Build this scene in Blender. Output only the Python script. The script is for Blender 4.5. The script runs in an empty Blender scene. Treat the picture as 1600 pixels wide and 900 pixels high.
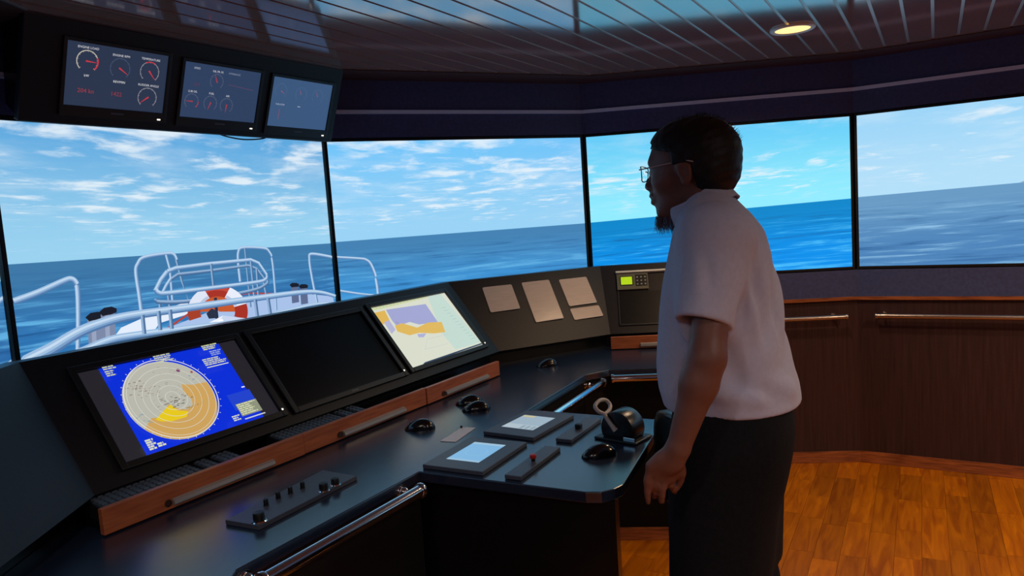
import bpy, bmesh, math, random
import numpy as np
from mathutils import Vector, Matrix, noise
random.seed(7); rng = np.random.default_rng(5)
R = math.radians
C = bpy.context.scene.collection

# ------------------------------------------------------------------ camera
FOC = 1141.57; PIT = R(5.63614); ROL = R(-3.82367); EYE = Vector((0, 0, 1.5))
cf = Vector((0, math.cos(PIT), -math.sin(PIT))); cu0 = Vector((0, math.sin(PIT), math.cos(PIT))); cx0 = Vector((1, 0, 0))
cX = cx0*math.cos(ROL)+cu0*math.sin(ROL); cU = cu0*math.cos(ROL)-cx0*math.sin(ROL)
cam = bpy.data.cameras.new('camera'); co = bpy.data.objects.new('camera', cam); C.objects.link(co)
cam.sensor_width = 36; cam.lens = FOC/1600*36; cam.clip_start = .05
m = Matrix((cX, cU, -cf)).transposed().to_4x4(); m.translation = EYE; co.matrix_world = m
bpy.context.scene.camera = co
# ------------------------------------------------------------------ world, exposure
w = bpy.data.worlds.new('world'); bpy.context.scene.world = w; w.use_nodes = True
w.node_tree.nodes['Background'].inputs[0].default_value = (.35, .45, .6, 1); w.node_tree.nodes['Background'].inputs[1].default_value = .02
vs = bpy.context.scene.view_settings
vs.view_transform = 'Standard'; vs.look = 'None'; vs.gamma = 1; vs.exposure = 0.0; vs.use_curve_mapping = False
# ceiling downlights: x, y, watts; those near and behind the camera are added fill   (each lamp is built with its fixture further down)
DOWNLIGHTS = [(1.256, 3.172, 40), (2.35, 2.0, 90), (3.2, .9, 70), (1.1, .45, 26), (.1, -.9, 60), (1.7, -.9, 70), (-.7, .2, 24)]
WARM = (1.0, .68, .40)

# ------------------------------------------------------------------ helpers
def ray(px, py): return cX*((px-800)/FOC)-cU*((py-450)/FOC)+cf
def onz(px, py, z): r = ray(px, py); return EYE+r*((z-EYE.z)/r.z)
def depth(px, py, d): return EYE+ray(px, py)*d
class Fr:
    """a frame: x along, y into the wall or panel, z up along it"""
    def __init__(s, o, x, y, z):
        s.o = Vector(o); s.x = Vector(x).normalized(); s.y = Vector(y).normalized(); s.z = Vector(z).normalized()
        s.M = Matrix((s.x, s.y, s.z)).transposed().to_4x4(); s.M.translation = s.o
    def uv(s, px, py, off=0.0):
        r = ray(px, py); p = s.o+s.y*off; q = EYE+r*((p-EYE).dot(s.y)/r.dot(s.y)); d = q-s.o
        return (d.dot(s.x), d.dot(s.z))
    def at(s, a, b, c): return s.o+s.x*a+s.y*b+s.z*c
def azf(o, deg): a = R(deg); return Fr(o, (math.cos(a), math.sin(a), 0), (-math.sin(a), math.cos(a), 0), (0, 0, 1))

def lin(c):
    if isinstance(c, str):
        c = [int(c[i:i+2], 16)/255 for i in (0, 2, 4)]
    return tuple(((v/12.92) if v <= .04045 else ((v+.055)/1.055)**2.4) for v in c[:3])
MATS = {}
def mat(name, col, rough=.5, metal=0, spec=.5, var=.0, scale=20, stretch=(1, 1, 1), bump=0, coat=0, emit=None, es=1, trans=0, grain=None):
    if name in MATS: return MATS[name]
    M = bpy.data.materials.new(name); M.use_nodes = True; nt = M.node_tree; b = nt.nodes['Principled BSDF']
    c = lin(col); b.inputs['Base Color'].default_value = (*c, 1); b.inputs['Roughness'].default_value = rough
    b.inputs['Metallic'].default_value = metal; b.inputs['Specular IOR Level'].default_value = spec
    b.inputs['Coat Weight'].default_value = coat; b.inputs['Coat Roughness'].default_value = .08
    b.inputs['Transmission Weight'].default_value = trans
    if emit: b.inputs['Emission Color'].default_value = (*lin(emit), 1); b.inputs['Emission Strength'].default_value = es
    if var or bump or grain:
        tc = nt.nodes.new('ShaderNodeTexCoord'); mp = nt.nodes.new('ShaderNodeMapping'); mp.inputs['Scale'].default_value = stretch
        nt.links.new(tc.outputs['Object'], mp.inputs[0])
        nz = nt.nodes.new('ShaderNodeTexNoise'); nz.inputs['Scale'].default_value = scale; nz.inputs['Detail'].default_value = 6
        nt.links.new(mp.outputs[0], nz.inputs['Vector'])
        if var or grain:
            rp = nt.nodes.new('ShaderNodeValToRGB'); g = grain and lin(grain)
            lo = g if g else tuple(v*(1-var) for v in c); hi = tuple(min(1, v*(1+var)) for v in c)
            rp.color_ramp.elements[0].position = .3; rp.color_ramp.elements[1].position = .7
            rp.color_ramp.elements[0].color = (*lo, 1); rp.color_ramp.elements[1].color = (*hi, 1)
            nt.links.new(nz.outputs[0], rp.inputs[0]); nt.links.new(rp.outputs[0], b.inputs['Base Color'])
        if bump:
            bp = nt.nodes.new('ShaderNodeBump'); bp.inputs['Strength'].default_value = bump; bp.inputs['Distance'].default_value = .002
            nt.links.new(nz.outputs[0], bp.inputs['Height']); nt.links.new(bp.outputs[0], b.inputs['Normal'])
    MATS[name] = M; return M

def merge(bm, t):
    me = bpy.data.meshes.new('t'); t.to_mesh(me); bm.from_mesh(me); bpy.data.meshes.remove(me); t.free()
def box(bm, x0, x1, y0, y1, z0, z1, bev=0, seg=2, M=None):
    t = bmesh.new(); bmesh.ops.create_cube(t, size=1)
    for v in t.verts: v.co = Vector(((x0+x1)/2+v.co.x*(x1-x0), (y0+y1)/2+v.co.y*(y1-y0), (z0+z1)/2+v.co.z*(z1-z0)))
    if bev: bmesh.ops.bevel(t, geom=t.edges[:], offset=bev, segments=seg, profile=.5, affect='EDGES')
    if M: bmesh.ops.transform(t, matrix=M, verts=t.verts)
    merge(bm, t); return bm
def cyl(bm, p, q, r, r2=None, n=16, bev=0):
    p = Vector(p); q = Vector(q); r2 = r if r2 is None else r2
    t = bmesh.new(); bmesh.ops.create_cone(t, cap_ends=True, segments=n, radius1=r, radius2=r2, depth=(q-p).length)
    if bev:
        ed = [e for e in t.edges if all(abs(abs(v.co.z)-(q-p).length/2) < 1e-6 for v in e.verts) and abs(e.verts[0].co.z-e.verts[1].co.z) < 1e-6]
        bmesh.ops.bevel(t, geom=ed, offset=bev, segments=2, profile=.5, affect='EDGES')
    bmesh.ops.transform(t, matrix=Matrix.Translation((p+q)/2) @ (q-p).to_track_quat('Z', 'Y').to_matrix().to_4x4(), verts=t.verts)
    merge(bm, t); return bm
def ball(bm, p, r, s=(1, 1, 1), n=14):
    t = bmesh.new(); bmesh.ops.create_uvsphere(t, u_segments=n, v_segments=n//2+2, radius=r)
    for v in t.verts: v.co = Vector((v.co.x*s[0], v.co.y*s[1], v.co.z*s[2]))+Vector(p)
    merge(bm, t); return bm
def tube(bm, pts, r, n=8, rad=None, cap=True):
    pts = [Vector(p) for p in pts]; rings = []; up = Vector((.13, .2, .97))
    for i, p in enumerate(pts):
        d = (pts[min(i+1, len(pts)-1)]-pts[max(i-1, 0)]).normalized(); a = d.cross(up)
        if a.length < .05: a = d.cross(Vector((1, 0, 0)))
        a.normalize(); b = d.cross(a); rr = rad[i] if rad else r
        rings.append([bm.verts.new(p+(a*math.cos(k*2*math.pi/n)+b*math.sin(k*2*math.pi/n))*rr) for k in range(n)])
    for A, B in zip(rings, rings[1:]):
        for k in range(n): bm.faces.new((A[k], A[(k+1) % n], B[(k+1) % n], B[k]))
    if cap: bm.faces.new(rings[0][::-1]); bm.faces.new(rings[-1])
    return bm
def prism(bm, pts, z0, z1, bev=0):
    t = bmesh.new(); f = t.faces.new([t.verts.new((x, y, z0)) for x, y in pts])
    g = bmesh.ops.extrude_face_region(t, geom=[f]); 
    for v in g['geom']:
        if isinstance(v, bmesh.types.BMVert): v.co.z = z1
    bmesh.ops.recalc_face_normals(t, faces=t.faces)
    if bev: bmesh.ops.bevel(t, geom=[e for e in t.edges if abs(e.verts[0].co.z-e.verts[1].co.z) < 1e-7], offset=bev, segments=2, profile=.5, affect='EDGES')
    bmesh.ops.triangulate(t, faces=[f for f in t.faces if len(f.verts) > 4])
    merge(bm, t); return bm
def prof(bm, pts, x0, x1, bev=0):
    """profile in (y, z) swept along x"""
    t = bmesh.new(); f = t.faces.new([t.verts.new((x0, y, z)) for y, z in pts])
    g = bmesh.ops.extrude_face_region(t, geom=[f])
    for v in g['geom']:
        if isinstance(v, bmesh.types.BMVert): v.co.x = x1
    bmesh.ops.recalc_face_normals(t, faces=t.faces)
    if bev: bmesh.ops.bevel(t, geom=t.edges[:], offset=bev, segments=2, profile=.5, affect='EDGES')
    merge(bm, t); return bm
def hexa(bm, b, t):
    """solid between two equal loops of points"""
    B = [bm.verts.new(p) for p in b]; T = [bm.verts.new(p) for p in t]; n = len(B)
    fs = [bm.faces.new(B[::-1]), bm.faces.new(T)]+[bm.faces.new((B[i], B[(i+1) % n], T[(i+1) % n], T[i])) for i in range(n)]
    bmesh.ops.recalc_face_normals(bm, faces=fs); return bm
def NB(): return bmesh.new()
def mesh(bm, name, mt, smooth=None):
    me = bpy.data.meshes.new(name); bm.to_mesh(me); bm.free(); me.materials.append(mt)
    if smooth is not None:
        me.polygons.foreach_set('use_smooth', [True]*len(me.polygons)); me.set_sharp_from_angle(angle=R(smooth))
    return me
def put(name, me, parent=None, M=None):
    o = bpy.data.objects.new(name, me); C.objects.link(o)
    if parent: o.parent = parent
    if M is not None: o.matrix_local = M
    return o
WM = {}
def tag(o, label=None, cat=None, group=None, kind=None):
    for k, v in (('label', label), ('category', cat), ('group', group), ('kind', kind)):
        if v: o[k] = v
    return o
def thing(name, label, cat, M=None, group=None):
    o = put(name, None, None, M if M is not None else Matrix()); WM[o.name] = (M if M is not None else Matrix()).copy(); o.empty_display_size = .05
    return tag(o, label, cat, group)
def part(name, bm, mt, parent, fr=None, smooth=None, label=None):
    """part whose mesh is given in world coordinates (fr None) or in a frame fr; parent is a thing or a part"""
    W = fr.M if isinstance(fr, Fr) else (fr if fr is not None else Matrix())
    o = put(name, mesh(bm, name, mt, smooth), parent, WM[parent.name].inverted() @ W)
    WM[o.name] = W.copy(); return tag(o, label)
def local(name, bm, mt, parent, smooth=None, label=None):
    """part whose mesh is in its parent's own coordinates"""
    o = put(name, mesh(bm, name, mt, smooth), parent); WM[o.name] = WM[parent.name].copy(); return tag(o, label)
def struct(name, bm, mt, M=None, smooth=None):
    o = put(name, mesh(bm, name, mt, smooth), None, M if M is not None else Matrix()); WM[o.name] = (M if M is not None else Matrix()).copy()
    o['kind'] = 'structure'; return o

# ------------------------------------------------------------------ picture on a lit screen: flat coloured faces
def pic_mat(name, strength=1.0):
    if name in MATS: return MATS[name]
    M = bpy.data.materials.new(name); M.use_nodes = True; nt = M.node_tree; b = nt.nodes['Principled BSDF']
    b.inputs['Base Color'].default_value = (0, 0, 0, 1); b.inputs['Roughness'].default_value = .3; b.inputs['Specular IOR Level'].default_value = .2
    a = nt.nodes.new('ShaderNodeAttribute'); a.attribute_name = 'col'
    nt.links.new(a.outputs['Color'], b.inputs['Emission Color']); b.inputs['Emission Strength'].default_value = strength
    MATS[name] = M; return M
class Pic:
    def __init__(s, step=.00012): s.v = []; s.f = []; s.c = []; s.k = 0; s.step = step
    def poly(s, pts, col, layer=True):
        if layer: s.k += 1
        n = len(s.v); y = -s.k*s.step
        from mathutils.geometry import tessellate_polygon
        pts = [tuple(p) for p in pts]
        for p in pts: s.v.append((p[0], y, p[1]))
        for t in tessellate_polygon([[Vector((p[0], p[1], 0)) for p in pts]]):
            a, b, c = [Vector(pts[i]) for i in t]
            if (b-a).cross(c-a) < 0: t = (t[0], t[2], t[1])
            s.f.append([n+i for i in t]); s.c.append(lin(col))
    def rect(s, a, b, c, d, col): s.poly([(a, b), (c, b), (c, d), (a, d)], col)
    def ring(s, cx, cy, r, wd, col, a0=0, a1=360, n=48):
        A = [R(a0+(a1-a0)*i/n) for i in range(n+1)]
        s.poly([(cx+(r+wd/2)*math.cos(a), cy+(r+wd/2)*math.sin(a)) for a in A]+[(cx+(r-wd/2)*math.cos(a), cy+(r-wd/2)*math.sin(a)) for a in A[::-1]], col) if abs(a1-a0) < 359 else (
            s.ring(cx, cy, r, wd, col, 0, 180), s.ring(cx, cy, r, wd, col, 180, 360))
    def disc(s, cx, cy, r, col, n=40): s.poly([(cx+r*math.cos(i*2*math.pi/n), cy+r*math.sin(i*2*math.pi/n)) for i in range(n)], col)
    def line(s, pts, wd, col, w1=None):
        """ribbon; col may be a list of lanes across"""
        cols = col if isinstance(col, list) else [col]
        P = [Vector(p) for p in pts]; s.k += 1; y = -s.k*s.step; n = len(s.v); L = len(cols); w1 = wd if w1 is None else w1
        for i, p in enumerate(P):
            d = (P[min(i+1, len(P)-1)]-P[max(i-1, 0)]).normalized(); nn = Vector((-d.y, d.x)); ww = wd+(w1-wd)*i/(len(P)-1)
            if nn.y < -.2 or (abs(nn.y) <= .2 and nn.x > 0): nn = -nn
            for j in range(L+1): q = p+nn*ww*(.5-j/L); s.v.append((q.x, y, q.y))
        for i in range(len(P)-1):
            for j in range(L):
                a = n+i*(L+1)+j; q = [a, a+1, a+L+2, a+L+1]
                A, B, Cc = [Vector((s.v[t][0], s.v[t][2])) for t in q[:3]]
                if (B-A).cross(Cc-A) < 0: q = q[::-1]
                s.f.append(q); s.c.append(lin(cols[j]))
    def text(s, txt, x, y, size, col, align='LEFT'):
        cu = bpy.data.curves.new('t', 'FONT'); cu.body = txt; cu.size = size; cu.align_x = align; cu.resolution_u = 2
        o = bpy.data.objects.new('t', cu); C.objects.link(o)
        me = bpy.data.meshes.new_from_object(o.evaluated_get(bpy.context.evaluated_depsgraph_get()))
        s.k += 1; n = len(s.v)
        for v in me.vertices: s.v.append((x+v.co.x, -s.k*s.step, y+v.co.y))
        for p in me.polygons: s.f.append([n+i for i in p.vertices]); s.c.append(lin(col))
        bpy.data.objects.remove(o); bpy.data.meshes.remove(me); bpy.data.curves.remove(cu)
    def mesh(s, name, strength=1.0):
        me = bpy.data.meshes.new(name); me.from_pydata(s.v, [], s.f)
        at = me.color_attributes.new('col', 'FLOAT_COLOR', 'CORNER'); buf = []
        for p, c in zip(me.polygons, s.c): buf += [*c, 1]*len(p.vertices)
        at.data.foreach_set('color', buf); me.materials.append(pic_mat('screen picture %.2f' % strength, strength)); return me
def smoothline(pts, n=6):
    P = [Vector(p) for p in pts]; out = []
    for i in range(len(P)-1):
        a, b, c, d = P[max(i-1, 0)], P[i], P[i+1], P[min(i+2, len(P)-1)]
        for k in range(n):
            t = k/n; out.append(.5*((2*b)+(c-a)*t+(2*a-5*b+4*c-d)*t*t+(3*b-a-3*c+d)*t**3))
    return out+[P[-1]]

# ------------------------------------------------------------------ palette
wall_dark = mat('dark blue grey laminate', '414b78', .45, spec=.4, var=.15, scale=60, bump=.15)
wall_wood = mat('dark reddish veneer', '3a2528', .42, spec=.4, scale=7, stretch=(14, 14, .6), grain='2f1e1f', var=.25, bump=.08)
trim_wood = mat('brown wood trim', 'a86238', .35, spec=.5, scale=9, stretch=(1, 1, 12), grain='6d3b24', var=.1)
drawer_wood = mat('reddish brown drawer wood', 'b8683f', .4, spec=.5, scale=8, stretch=(1.2, 14, 14), grain='9a5030', var=.12)
black = mat('black lacquered board', '0c0d10', .32, spec=.5, var=.2, scale=30)
black_matte = mat('black plastic', '0b0c0e', .45, spec=.5)
panel_dark = mat('matte black console panel', '121318', .5, spec=.35, var=.2, scale=80, bump=.1)
panel_brown = mat('dark brown console panel', '1d191e', .5, spec=.35, var=.2, scale=80, bump=.1)
desk_m = mat('blue grey desk laminate', '1c2639', .24, spec=1.0, var=.18, scale=150, bump=.06)
plate_m = mat('dark anodised plate', '454854', .4, spec=.5, var=.1, scale=100)
alu = mat('brushed aluminium', 'a8a29e', .4, metal=.35, var=.08, scale=30, stretch=(1, 40, 40))
strip_m = mat('satin metal strip', 'ccdcff', .4, metal=0, spec=.5)
chrome = mat('polished steel', 'd8d8dc', .13, metal=1)
ceil_m = mat('dark glossy ceiling plank', '8a6258', .10, coat=.7, spec=.8, var=.15, scale=14, stretch=(.5, 8, 8))
ceil_strip = mat('metal ceiling joint strip', 'b9aeb0', .3, metal=.6)
ceil_trim = mat('dark red crown moulding', '42201c', .4)
white_p = mat('white plastic', 'cfcfcf', .4)
paper_m = mat('laminated paper', 'dcc8bc', .22, spec=.6, var=.05, scale=12, stretch=(1, 1, 10))
label_m = mat('pale label', 'd4cccf', .45)
skin_m = mat('brown skin', '70483c', .5, spec=.4, var=.08, scale=40, bump=.1)
shirt_m = mat('pale cotton', 'b4b6cc', .85, spec=.15, var=.04, scale=90, bump=.25)
pants_m = mat('black trouser cloth', '15161a', .9, spec=.12, var=.2, scale=120, bump=.2)
hair_m = mat('black hair', '0b0c10', .55, spec=.4, var=.4, scale=120, stretch=(1, 1, .2), bump=.6)
beard_m = mat('grey beard hair', '6a6a78', .6, spec=.3)
leather = mat('black leather', '0e0f12', .35, spec=.55, bump=.1, scale=120)
red_p = mat('red plastic', 'c02018', .4)
glow = mat('warm lamp diffuser', 'ffffff', .5, emit='ffcf6a', es=1.5)
led = mat('white indicator light', 'ffffff', .5, emit='fff2dc', es=1.6)

# floor material: strips in object space (x along the planks)
def floor_mat(name, rows):
    M = bpy.data.materials.new(name); M.use_nodes = True; nt = M.node_tree; b = nt.nodes['Principled BSDF']; N = nt.nodes; L = nt.links
    tc = N.new('ShaderNodeTexCoord'); gi = N.new('ShaderNodeObjectInfo')
    add = N.new('ShaderNodeVectorMath'); add.operation = 'MULTIPLY_ADD'; add.inputs[1].default_value = (7, 7, 7)
    cmb = N.new('ShaderNodeCombineXYZ'); L.new(gi.outputs['Random'], cmb.inputs[0]); L.new(gi.outputs['Random'], cmb.inputs[2])
    L.new(cmb.outputs[0], add.inputs[0]); L.new(tc.outputs['Object'], add.inputs[2])
    mp = N.new('ShaderNodeMapping'); mp.inputs['Scale'].default_value = (1.6, 13, 4); L.new(add.outputs[0], mp.inputs[0])
    nz = N.new('ShaderNodeTexNoise'); nz.inputs['Scale'].default_value = 2.2; nz.inputs['Detail'].default_value = 7; nz.inputs['Distortion'].default_value = 1.2; L.new(mp.outputs[0], nz.inputs[0])
    rp = N.new('ShaderNodeValToRGB'); rp.color_ramp.elements[0].position = .3; rp.color_ramp.elements[1].position = .72
    rp.color_ramp.elements[0].color = (*lin('9a5220'), 1); rp.color_ramp.elements[1].color = (*lin('cc7e34'), 1); L.new(nz.outputs[0], rp.inputs[0])
    hs = N.new('ShaderNodeHueSaturation'); hs.inputs['Saturation'].default_value = 1.1
    if rows:
        bk = N.new('ShaderNodeTexBrick'); bk.inputs['Scale'].default_value = 1; bk.inputs['Mortar Size'].default_value = .0012; bk.inputs['Brick Width'].default_value = .5; bk.inputs['Row Height'].default_value = .1
        bk.inputs['Color1'].default_value = (.72, .72, .72, 1); bk.inputs['Color2'].default_value = (1.1, 1.1, 1.1, 1); bk.inputs['Mortar'].default_value = (.3, .3, .3, 1)
        L.new(tc.outputs['Object'], bk.inputs[0]); L.new(bk.outputs[0], hs.inputs['Value'])
    else:
        mr = N.new('ShaderNodeMapRange'); mr.inputs[3].default_value = .72; mr.inputs[4].default_value = 1.15; L.new(gi.outputs['Random'], mr.inputs[0]); L.new(mr.outputs[0], hs.inputs['Value'])
    L.new(rp.outputs[0], hs.inputs['Color']); L.new(hs.outputs[0], b.inputs['Base Color'])
    b.inputs['Roughness'].default_value = .38; b.inputs['Specular IOR Level'].default_value = .35
    return M
floor_base_m = floor_mat('laminate floor', True); plank_m = floor_mat('laminate floor strip', False)

# sea and sky shown on a display: x along the screen, z up, horizon at z = h0 + k x
def sea_mat(name, h0, k, sky_hi, sky_lo, sea_far, sea_near, cloud='e9f4fb', amount=.5, seed=0.0, streak='6fb6e6', strength=1.0):
    M = bpy.data.materials.new(name); M.use_nodes = True; nt = M.node_tree; N = nt.nodes; L = nt.links; b = N['Principled BSDF']
    def mth(op, a, c=None, clamp=False):
        n = N.new('ShaderNodeMath'); n.operation = op; n.use_clamp = clamp
        for i, v in enumerate((a, c)):
            if v is None: continue
            if isinstance(v, (int, float)): n.inputs[i].default_value = v
            else: L.new(v, n.inputs[i])
        return n.outputs[0]
    def mix(f, a, c):
        n = N.new('ShaderNodeMix'); n.data_type = 'RGBA'
        if isinstance(f, (int, float)): n.inputs[0].default_value = f
        else: L.new(f, n.inputs[0])
        for i, v in ((6, a), (7, c)):
            if isinstance(v, str): n.inputs[i].default_value = (*lin(v), 1)
            else: L.new(v, n.inputs[i])
        return n.outputs[2]
    def ramp(v, a, c):
        n = N.new('ShaderNodeMapRange'); n.interpolation_type = 'SMOOTHSTEP'; n.inputs[1].default_value = a; n.inputs[2].default_value = c; L.new(v, n.inputs[0]); return n.outputs[0]
    tc = N.new('ShaderNodeTexCoord'); sp = N.new('ShaderNodeSeparateXYZ'); L.new(tc.outputs['Object'], sp.inputs[0])
    x, z = sp.outputs[0], sp.outputs[2]
    t = mth('SUBTRACT', z, mth('ADD', mth('MULTIPLY', x, k), h0))
    def nz(u, v, sc, det=6, off=0, dist=0):
        c = N.new('ShaderNodeCombineXYZ'); L.new(u, c.inputs[0]); L.new(v, c.inputs[1]); c.inputs[2].default_value = seed+off
        n = N.new('ShaderNodeTexNoise'); n.inputs['Scale'].default_value = sc; n.inputs['Detail'].default_value = det; n.inputs['Distortion'].default_value = dist; n.inputs['Roughness'].default_value = .6
        L.new(c.outputs[0], n.inputs['Vector']); return n.outputs[0]
    ts = mth('ADD', mth('MAXIMUM', t, 0), .16)
    u = mth('DIVIDE', mth('SUBTRACT', x, .6), ts); v = mth('DIVIDE', .9, ts)
    big = nz(u, v, .9, 2, 3.1); fine = nz(u, mth('MULTIPLY', v, 3.0), 2.2, 8, 0, .3)
    dens = mth('ADD', mth('MULTIPLY', big, .55), mth('MULTIPLY', fine, .75))
    cl = ramp(dens, .74-.10*amount, .90-.06*amount); cl = mth('MULTIPLY', cl, ramp(t, .0, .12))
    thin = mth('MULTIPLY', ramp(nz(u, mth('MULTIPLY', v, 2.6), 1.1, 5, 9), .45, .8), .38)
    sky = mix(ramp(t, 0, .55), sky_lo, sky_hi)
    sky = mix(mth('MULTIPLY', thin, ramp(t, .02, .2)), sky, cloud); sky = mix(mth('MULTIPLY', cl, .85), sky, cloud)
    tn = mth('ADD', mth('MULTIPLY', mth('MINIMUM', t, 0), -1), .035)
    su = mth('DIVIDE', mth('MULTIPLY', x, .16), tn); sv = mth('ADD', mth('DIVIDE', .35, tn), mth('MULTIPLY', mth('SUBTRACT', mth('MULTIPLY', x, -k*9), 0), 1))
    wv = nz(su, sv, 1.9, 6, 5, .9); wv2 = nz(mth('MULTIPLY', x, 2.2), mth('MULTIPLY', t, 55), 1.0, 5, 7, .5)
    wav = mth('ADD', mth('MULTIPLY', wv, .5), mth('MULTIPLY', wv2, .5))
    sea = mix(ramp(t, 0, -.3), sea_far, sea_near)
    sea = mix(mth('MULTIPLY', ramp(wav, .5, .64), ramp(t, -.01, -.2)), sea, streak)
    sea = mix(mth('MULTIPLY', ramp(wav, .49, .32), mth('MULTIPLY', ramp(t, -.0, -.12), .75)), sea, '1d4f86')
    out = mix(mth('GREATER_THAN', t, 0), sea, sky)
    L.new(out, b.inputs['Emission Color']); b.inputs['Emission Strength'].default_value = strength
    b.inputs['Base Color'].default_value = (.004, .004, .006, 1); b.inputs['Roughness'].default_value = .3; b.inputs['Specular IOR Level'].default_value = .2
    return M

# ------------------------------------------------------------------ room shell
def V2(x, y): return Vector((x, y))
RP = [V2(-1.66, -1.9), V2(-1.635, .89), V2(-1.61, 2.33), V2(-.85, 3.55), V2(.45, 4.16), V2(1.89, 3.98), V2(3.122, 3.234), V2(3.93, 2.04), V2(4.25, .6), V2(4.25, -1.9)]
SIDES = ['far_left', 'left', 'front_left', 'front', 'front_right', 'right', 'far_right', 'rear_right', 'side_right', 'rear']
NP = len(RP); CEIL = 2.207
def off(poly, d):
    out = []
    for i in range(len(poly)):
        a, b, c = poly[i-1], poly[i], poly[(i+1) % len(poly)]
        n1 = V2(-(b-a).y, (b-a).x).normalized(); n2 = V2(-(c-b).y, (c-b).x).normalized()
        nn = (n1+n2); out.append(b+nn*(d/(nn.dot(n1))))
    return out
OUT = off(RP, .09); MID = off(RP, .065)
def wall_slab(bm, i, z0, z1, A=RP, B=OUT):
    j = (i+1) % NP; q = [A[i], A[j], B[j], B[i]]
    hexa(bm, [(p.x, p.y, z0) for p in q], [(p.x, p.y, z1) for p in q])
SCR = {1: 0, 2: 1, 3: 2, 4: 3, 5: 4, 6: 5}     # walls that carry a display
WALLS = {}
for i in range(NP):
    bm = NB()
    if i in SCR:
        wall_slab(bm, i, .955, 1.082); wall_slab(bm, i, 1.926, CEIL+.05); wall_slab(bm, i, 1.082, 1.926, MID, OUT)
    else: wall_slab(bm, i, .955, CEIL+.05)
    WALLS[i] = struct('wall_'+SIDES[i], bm, wall_dark)
    bm = NB(); wall_slab(bm, i, 0, .915); part('wainscot_panel', bm, wall_wood, WALLS[i])
    bm = NB(); wall_slab(bm, i, .915, .955); part('rail_core', bm, wall_dark, WALLS[i])
INN = off(RP, -.012); IN2 = off(RP, -.22); IN3 = off(RP, -.02)
for n_, i in enumerate(range(NP)):
    bm = NB(); wall_slab(bm, i, .0, .062, INN, RP); struct('baseboard_'+SIDES[i], bm, trim_wood)
k_ = 0
for i in range(NP):
    k_ += 1; bm = NB(); wall_slab(bm, i, .918, .935, IN3, RP); struct('trim_%d' % k_, bm, trim_wood)          # wooden cap rail
    k_ += 1; bm = NB(); wall_slab(bm, i, 2.041, 2.059, off(RP, -.012), RP); struct('trim_%d' % k_, bm, strip_m)  # metal strip over the displays
    k_ += 1; bm = NB(); wall_slab(bm, i, CEIL-.004, CEIL+.012, IN2, RP); struct('trim_%d' % k_, bm, ceil_trim)     # dark red border board of the ceiling

# floor: base with strip pattern, real strips where the floor is seen
FA = 60.6
bm = NB(); Fl = azf((0, 0, 0), FA); Mi = Fl.M.inverted()
prism(bm, [(Mi @ Vector((p.x, p.y, 0))).xy for p in OUT], -.05, -.004); FLOOR = struct('floor', bm, floor_base_m, Fl.M)
def clip(poly, n, d):
    """keep the part of a 2-D polygon with n.p <= d"""
    out = []
    for i in range(len(poly)):
        a, b = poly[i], poly[(i+1) % len(poly)]; da, db = n.dot(a)-d, n.dot(b)-d
        if da <= 0: out.append(a)
        if da*db < 0: out.append(a+(b-a)*(da/(da-db)))
    return out
def clip_room(poly, room, M=None):
    loc = [(M @ Vector((p.x, p.y, 0))).xy for p in room] if M is not None else room
    for i in range(len(loc)):
        a, b = loc[i], loc[(i+1) % len(loc)]; n = V2(-(b-a).y, (b-a).x).normalized(); poly = clip(poly, n, n.dot(a))
        if len(poly) < 3: return []
    return poly
see = [(Mi @ Vector(p)).xy for p in ((.2, 2.85, 0), (.36, 3.3, 0), (1.0, 3.6, 0), (1.2, 4.0, 0), (1.9, 4.1, 0), (2.9, 3.4, 0), (2.1, 2.3, 0), (.9, 2.2, 0))]
rows = range(int(math.floor(min(p.y for p in see)/.1)), int(math.ceil(max(p.y for p in see)/.1)))
RIN = off(RP, -.014); cnt = 0
for r in rows:
    y0 = r*.1+.008; x = min(p.x for p in see)-random.uniform(.1, .6)
    while x < max(p.x for p in see):
        ln = random.choice((.28, .36, .45, .55, .62)); x1 = x+ln
        cxy = V2((x+x1)/2, y0+.05); wp = Fl.M @ Vector((cxy.x, cxy.y, 0))
        poly = [V2(x, y0), V2(x1-.0012, y0), V2(x1-.0012, y0+.0988), V2(x, y0+.0988)]
        if wp.y > 2.25 and wp.x > .1 and cnt < 290:
            pl = clip_room(poly, RIN, Mi)
            if len(pl) > 2:
                bm = NB(); prism(bm, [p-cxy for p in pl], -.0038, random.uniform(-.0005, .0))
                o = put('plank', mesh(bm, 'plank', plank_m), FLOOR, Matrix.Translation((cxy.x, cxy.y, 0))); cnt += 1
        x = x1
print('floor planks', cnt)
# ceiling: slab, one plank per row and the metal strip beside it
CA = 59.7; Cf = azf((0, 0, 0), CA); Ci = Cf.M.inverted()
bm = NB(); prism(bm, [(Ci @ Vector((p.x, p.y, 0))).xy for p in OUT], CEIL+.012, CEIL+.06); CEILING = struct('ceiling', bm, black, Cf.M)
anchor = (Ci @ onz(902, 0, CEIL)).y; pit = .1034; CIN = off(RP, -.221)
lo_ = min((Ci @ Vector((p.x, p.y, 0))).y for p in CIN); hi_ = max((Ci @ Vector((p.x, p.y, 0))).y for p in CIN)
for r in range(int((lo_-anchor)/pit)-1, int((hi_-anchor)/pit)+2):
    y = anchor+r*pit
    pl = clip_room([V2(-9, y+.006), V2(9, y+.006), V2(9, y+pit-.006), V2(-9, y+pit-.006)], CIN, Ci)
    if len(pl) > 2:
        bm = NB(); prism(bm, pl, CEIL, CEIL+.012); part('plank', bm, ceil_m, CEILING, Cf)
    pl = clip_room([V2(-9, y-.006), V2(9, y-.006), V2(9, y+.006), V2(-9, y+.006)], CIN, Ci)
    if len(pl) > 2:
        bm = NB(); prism(bm, pl, CEIL+.004, CEIL+.012); part('joint_strip', bm, ceil_strip, CEILING, Cf)

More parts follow.
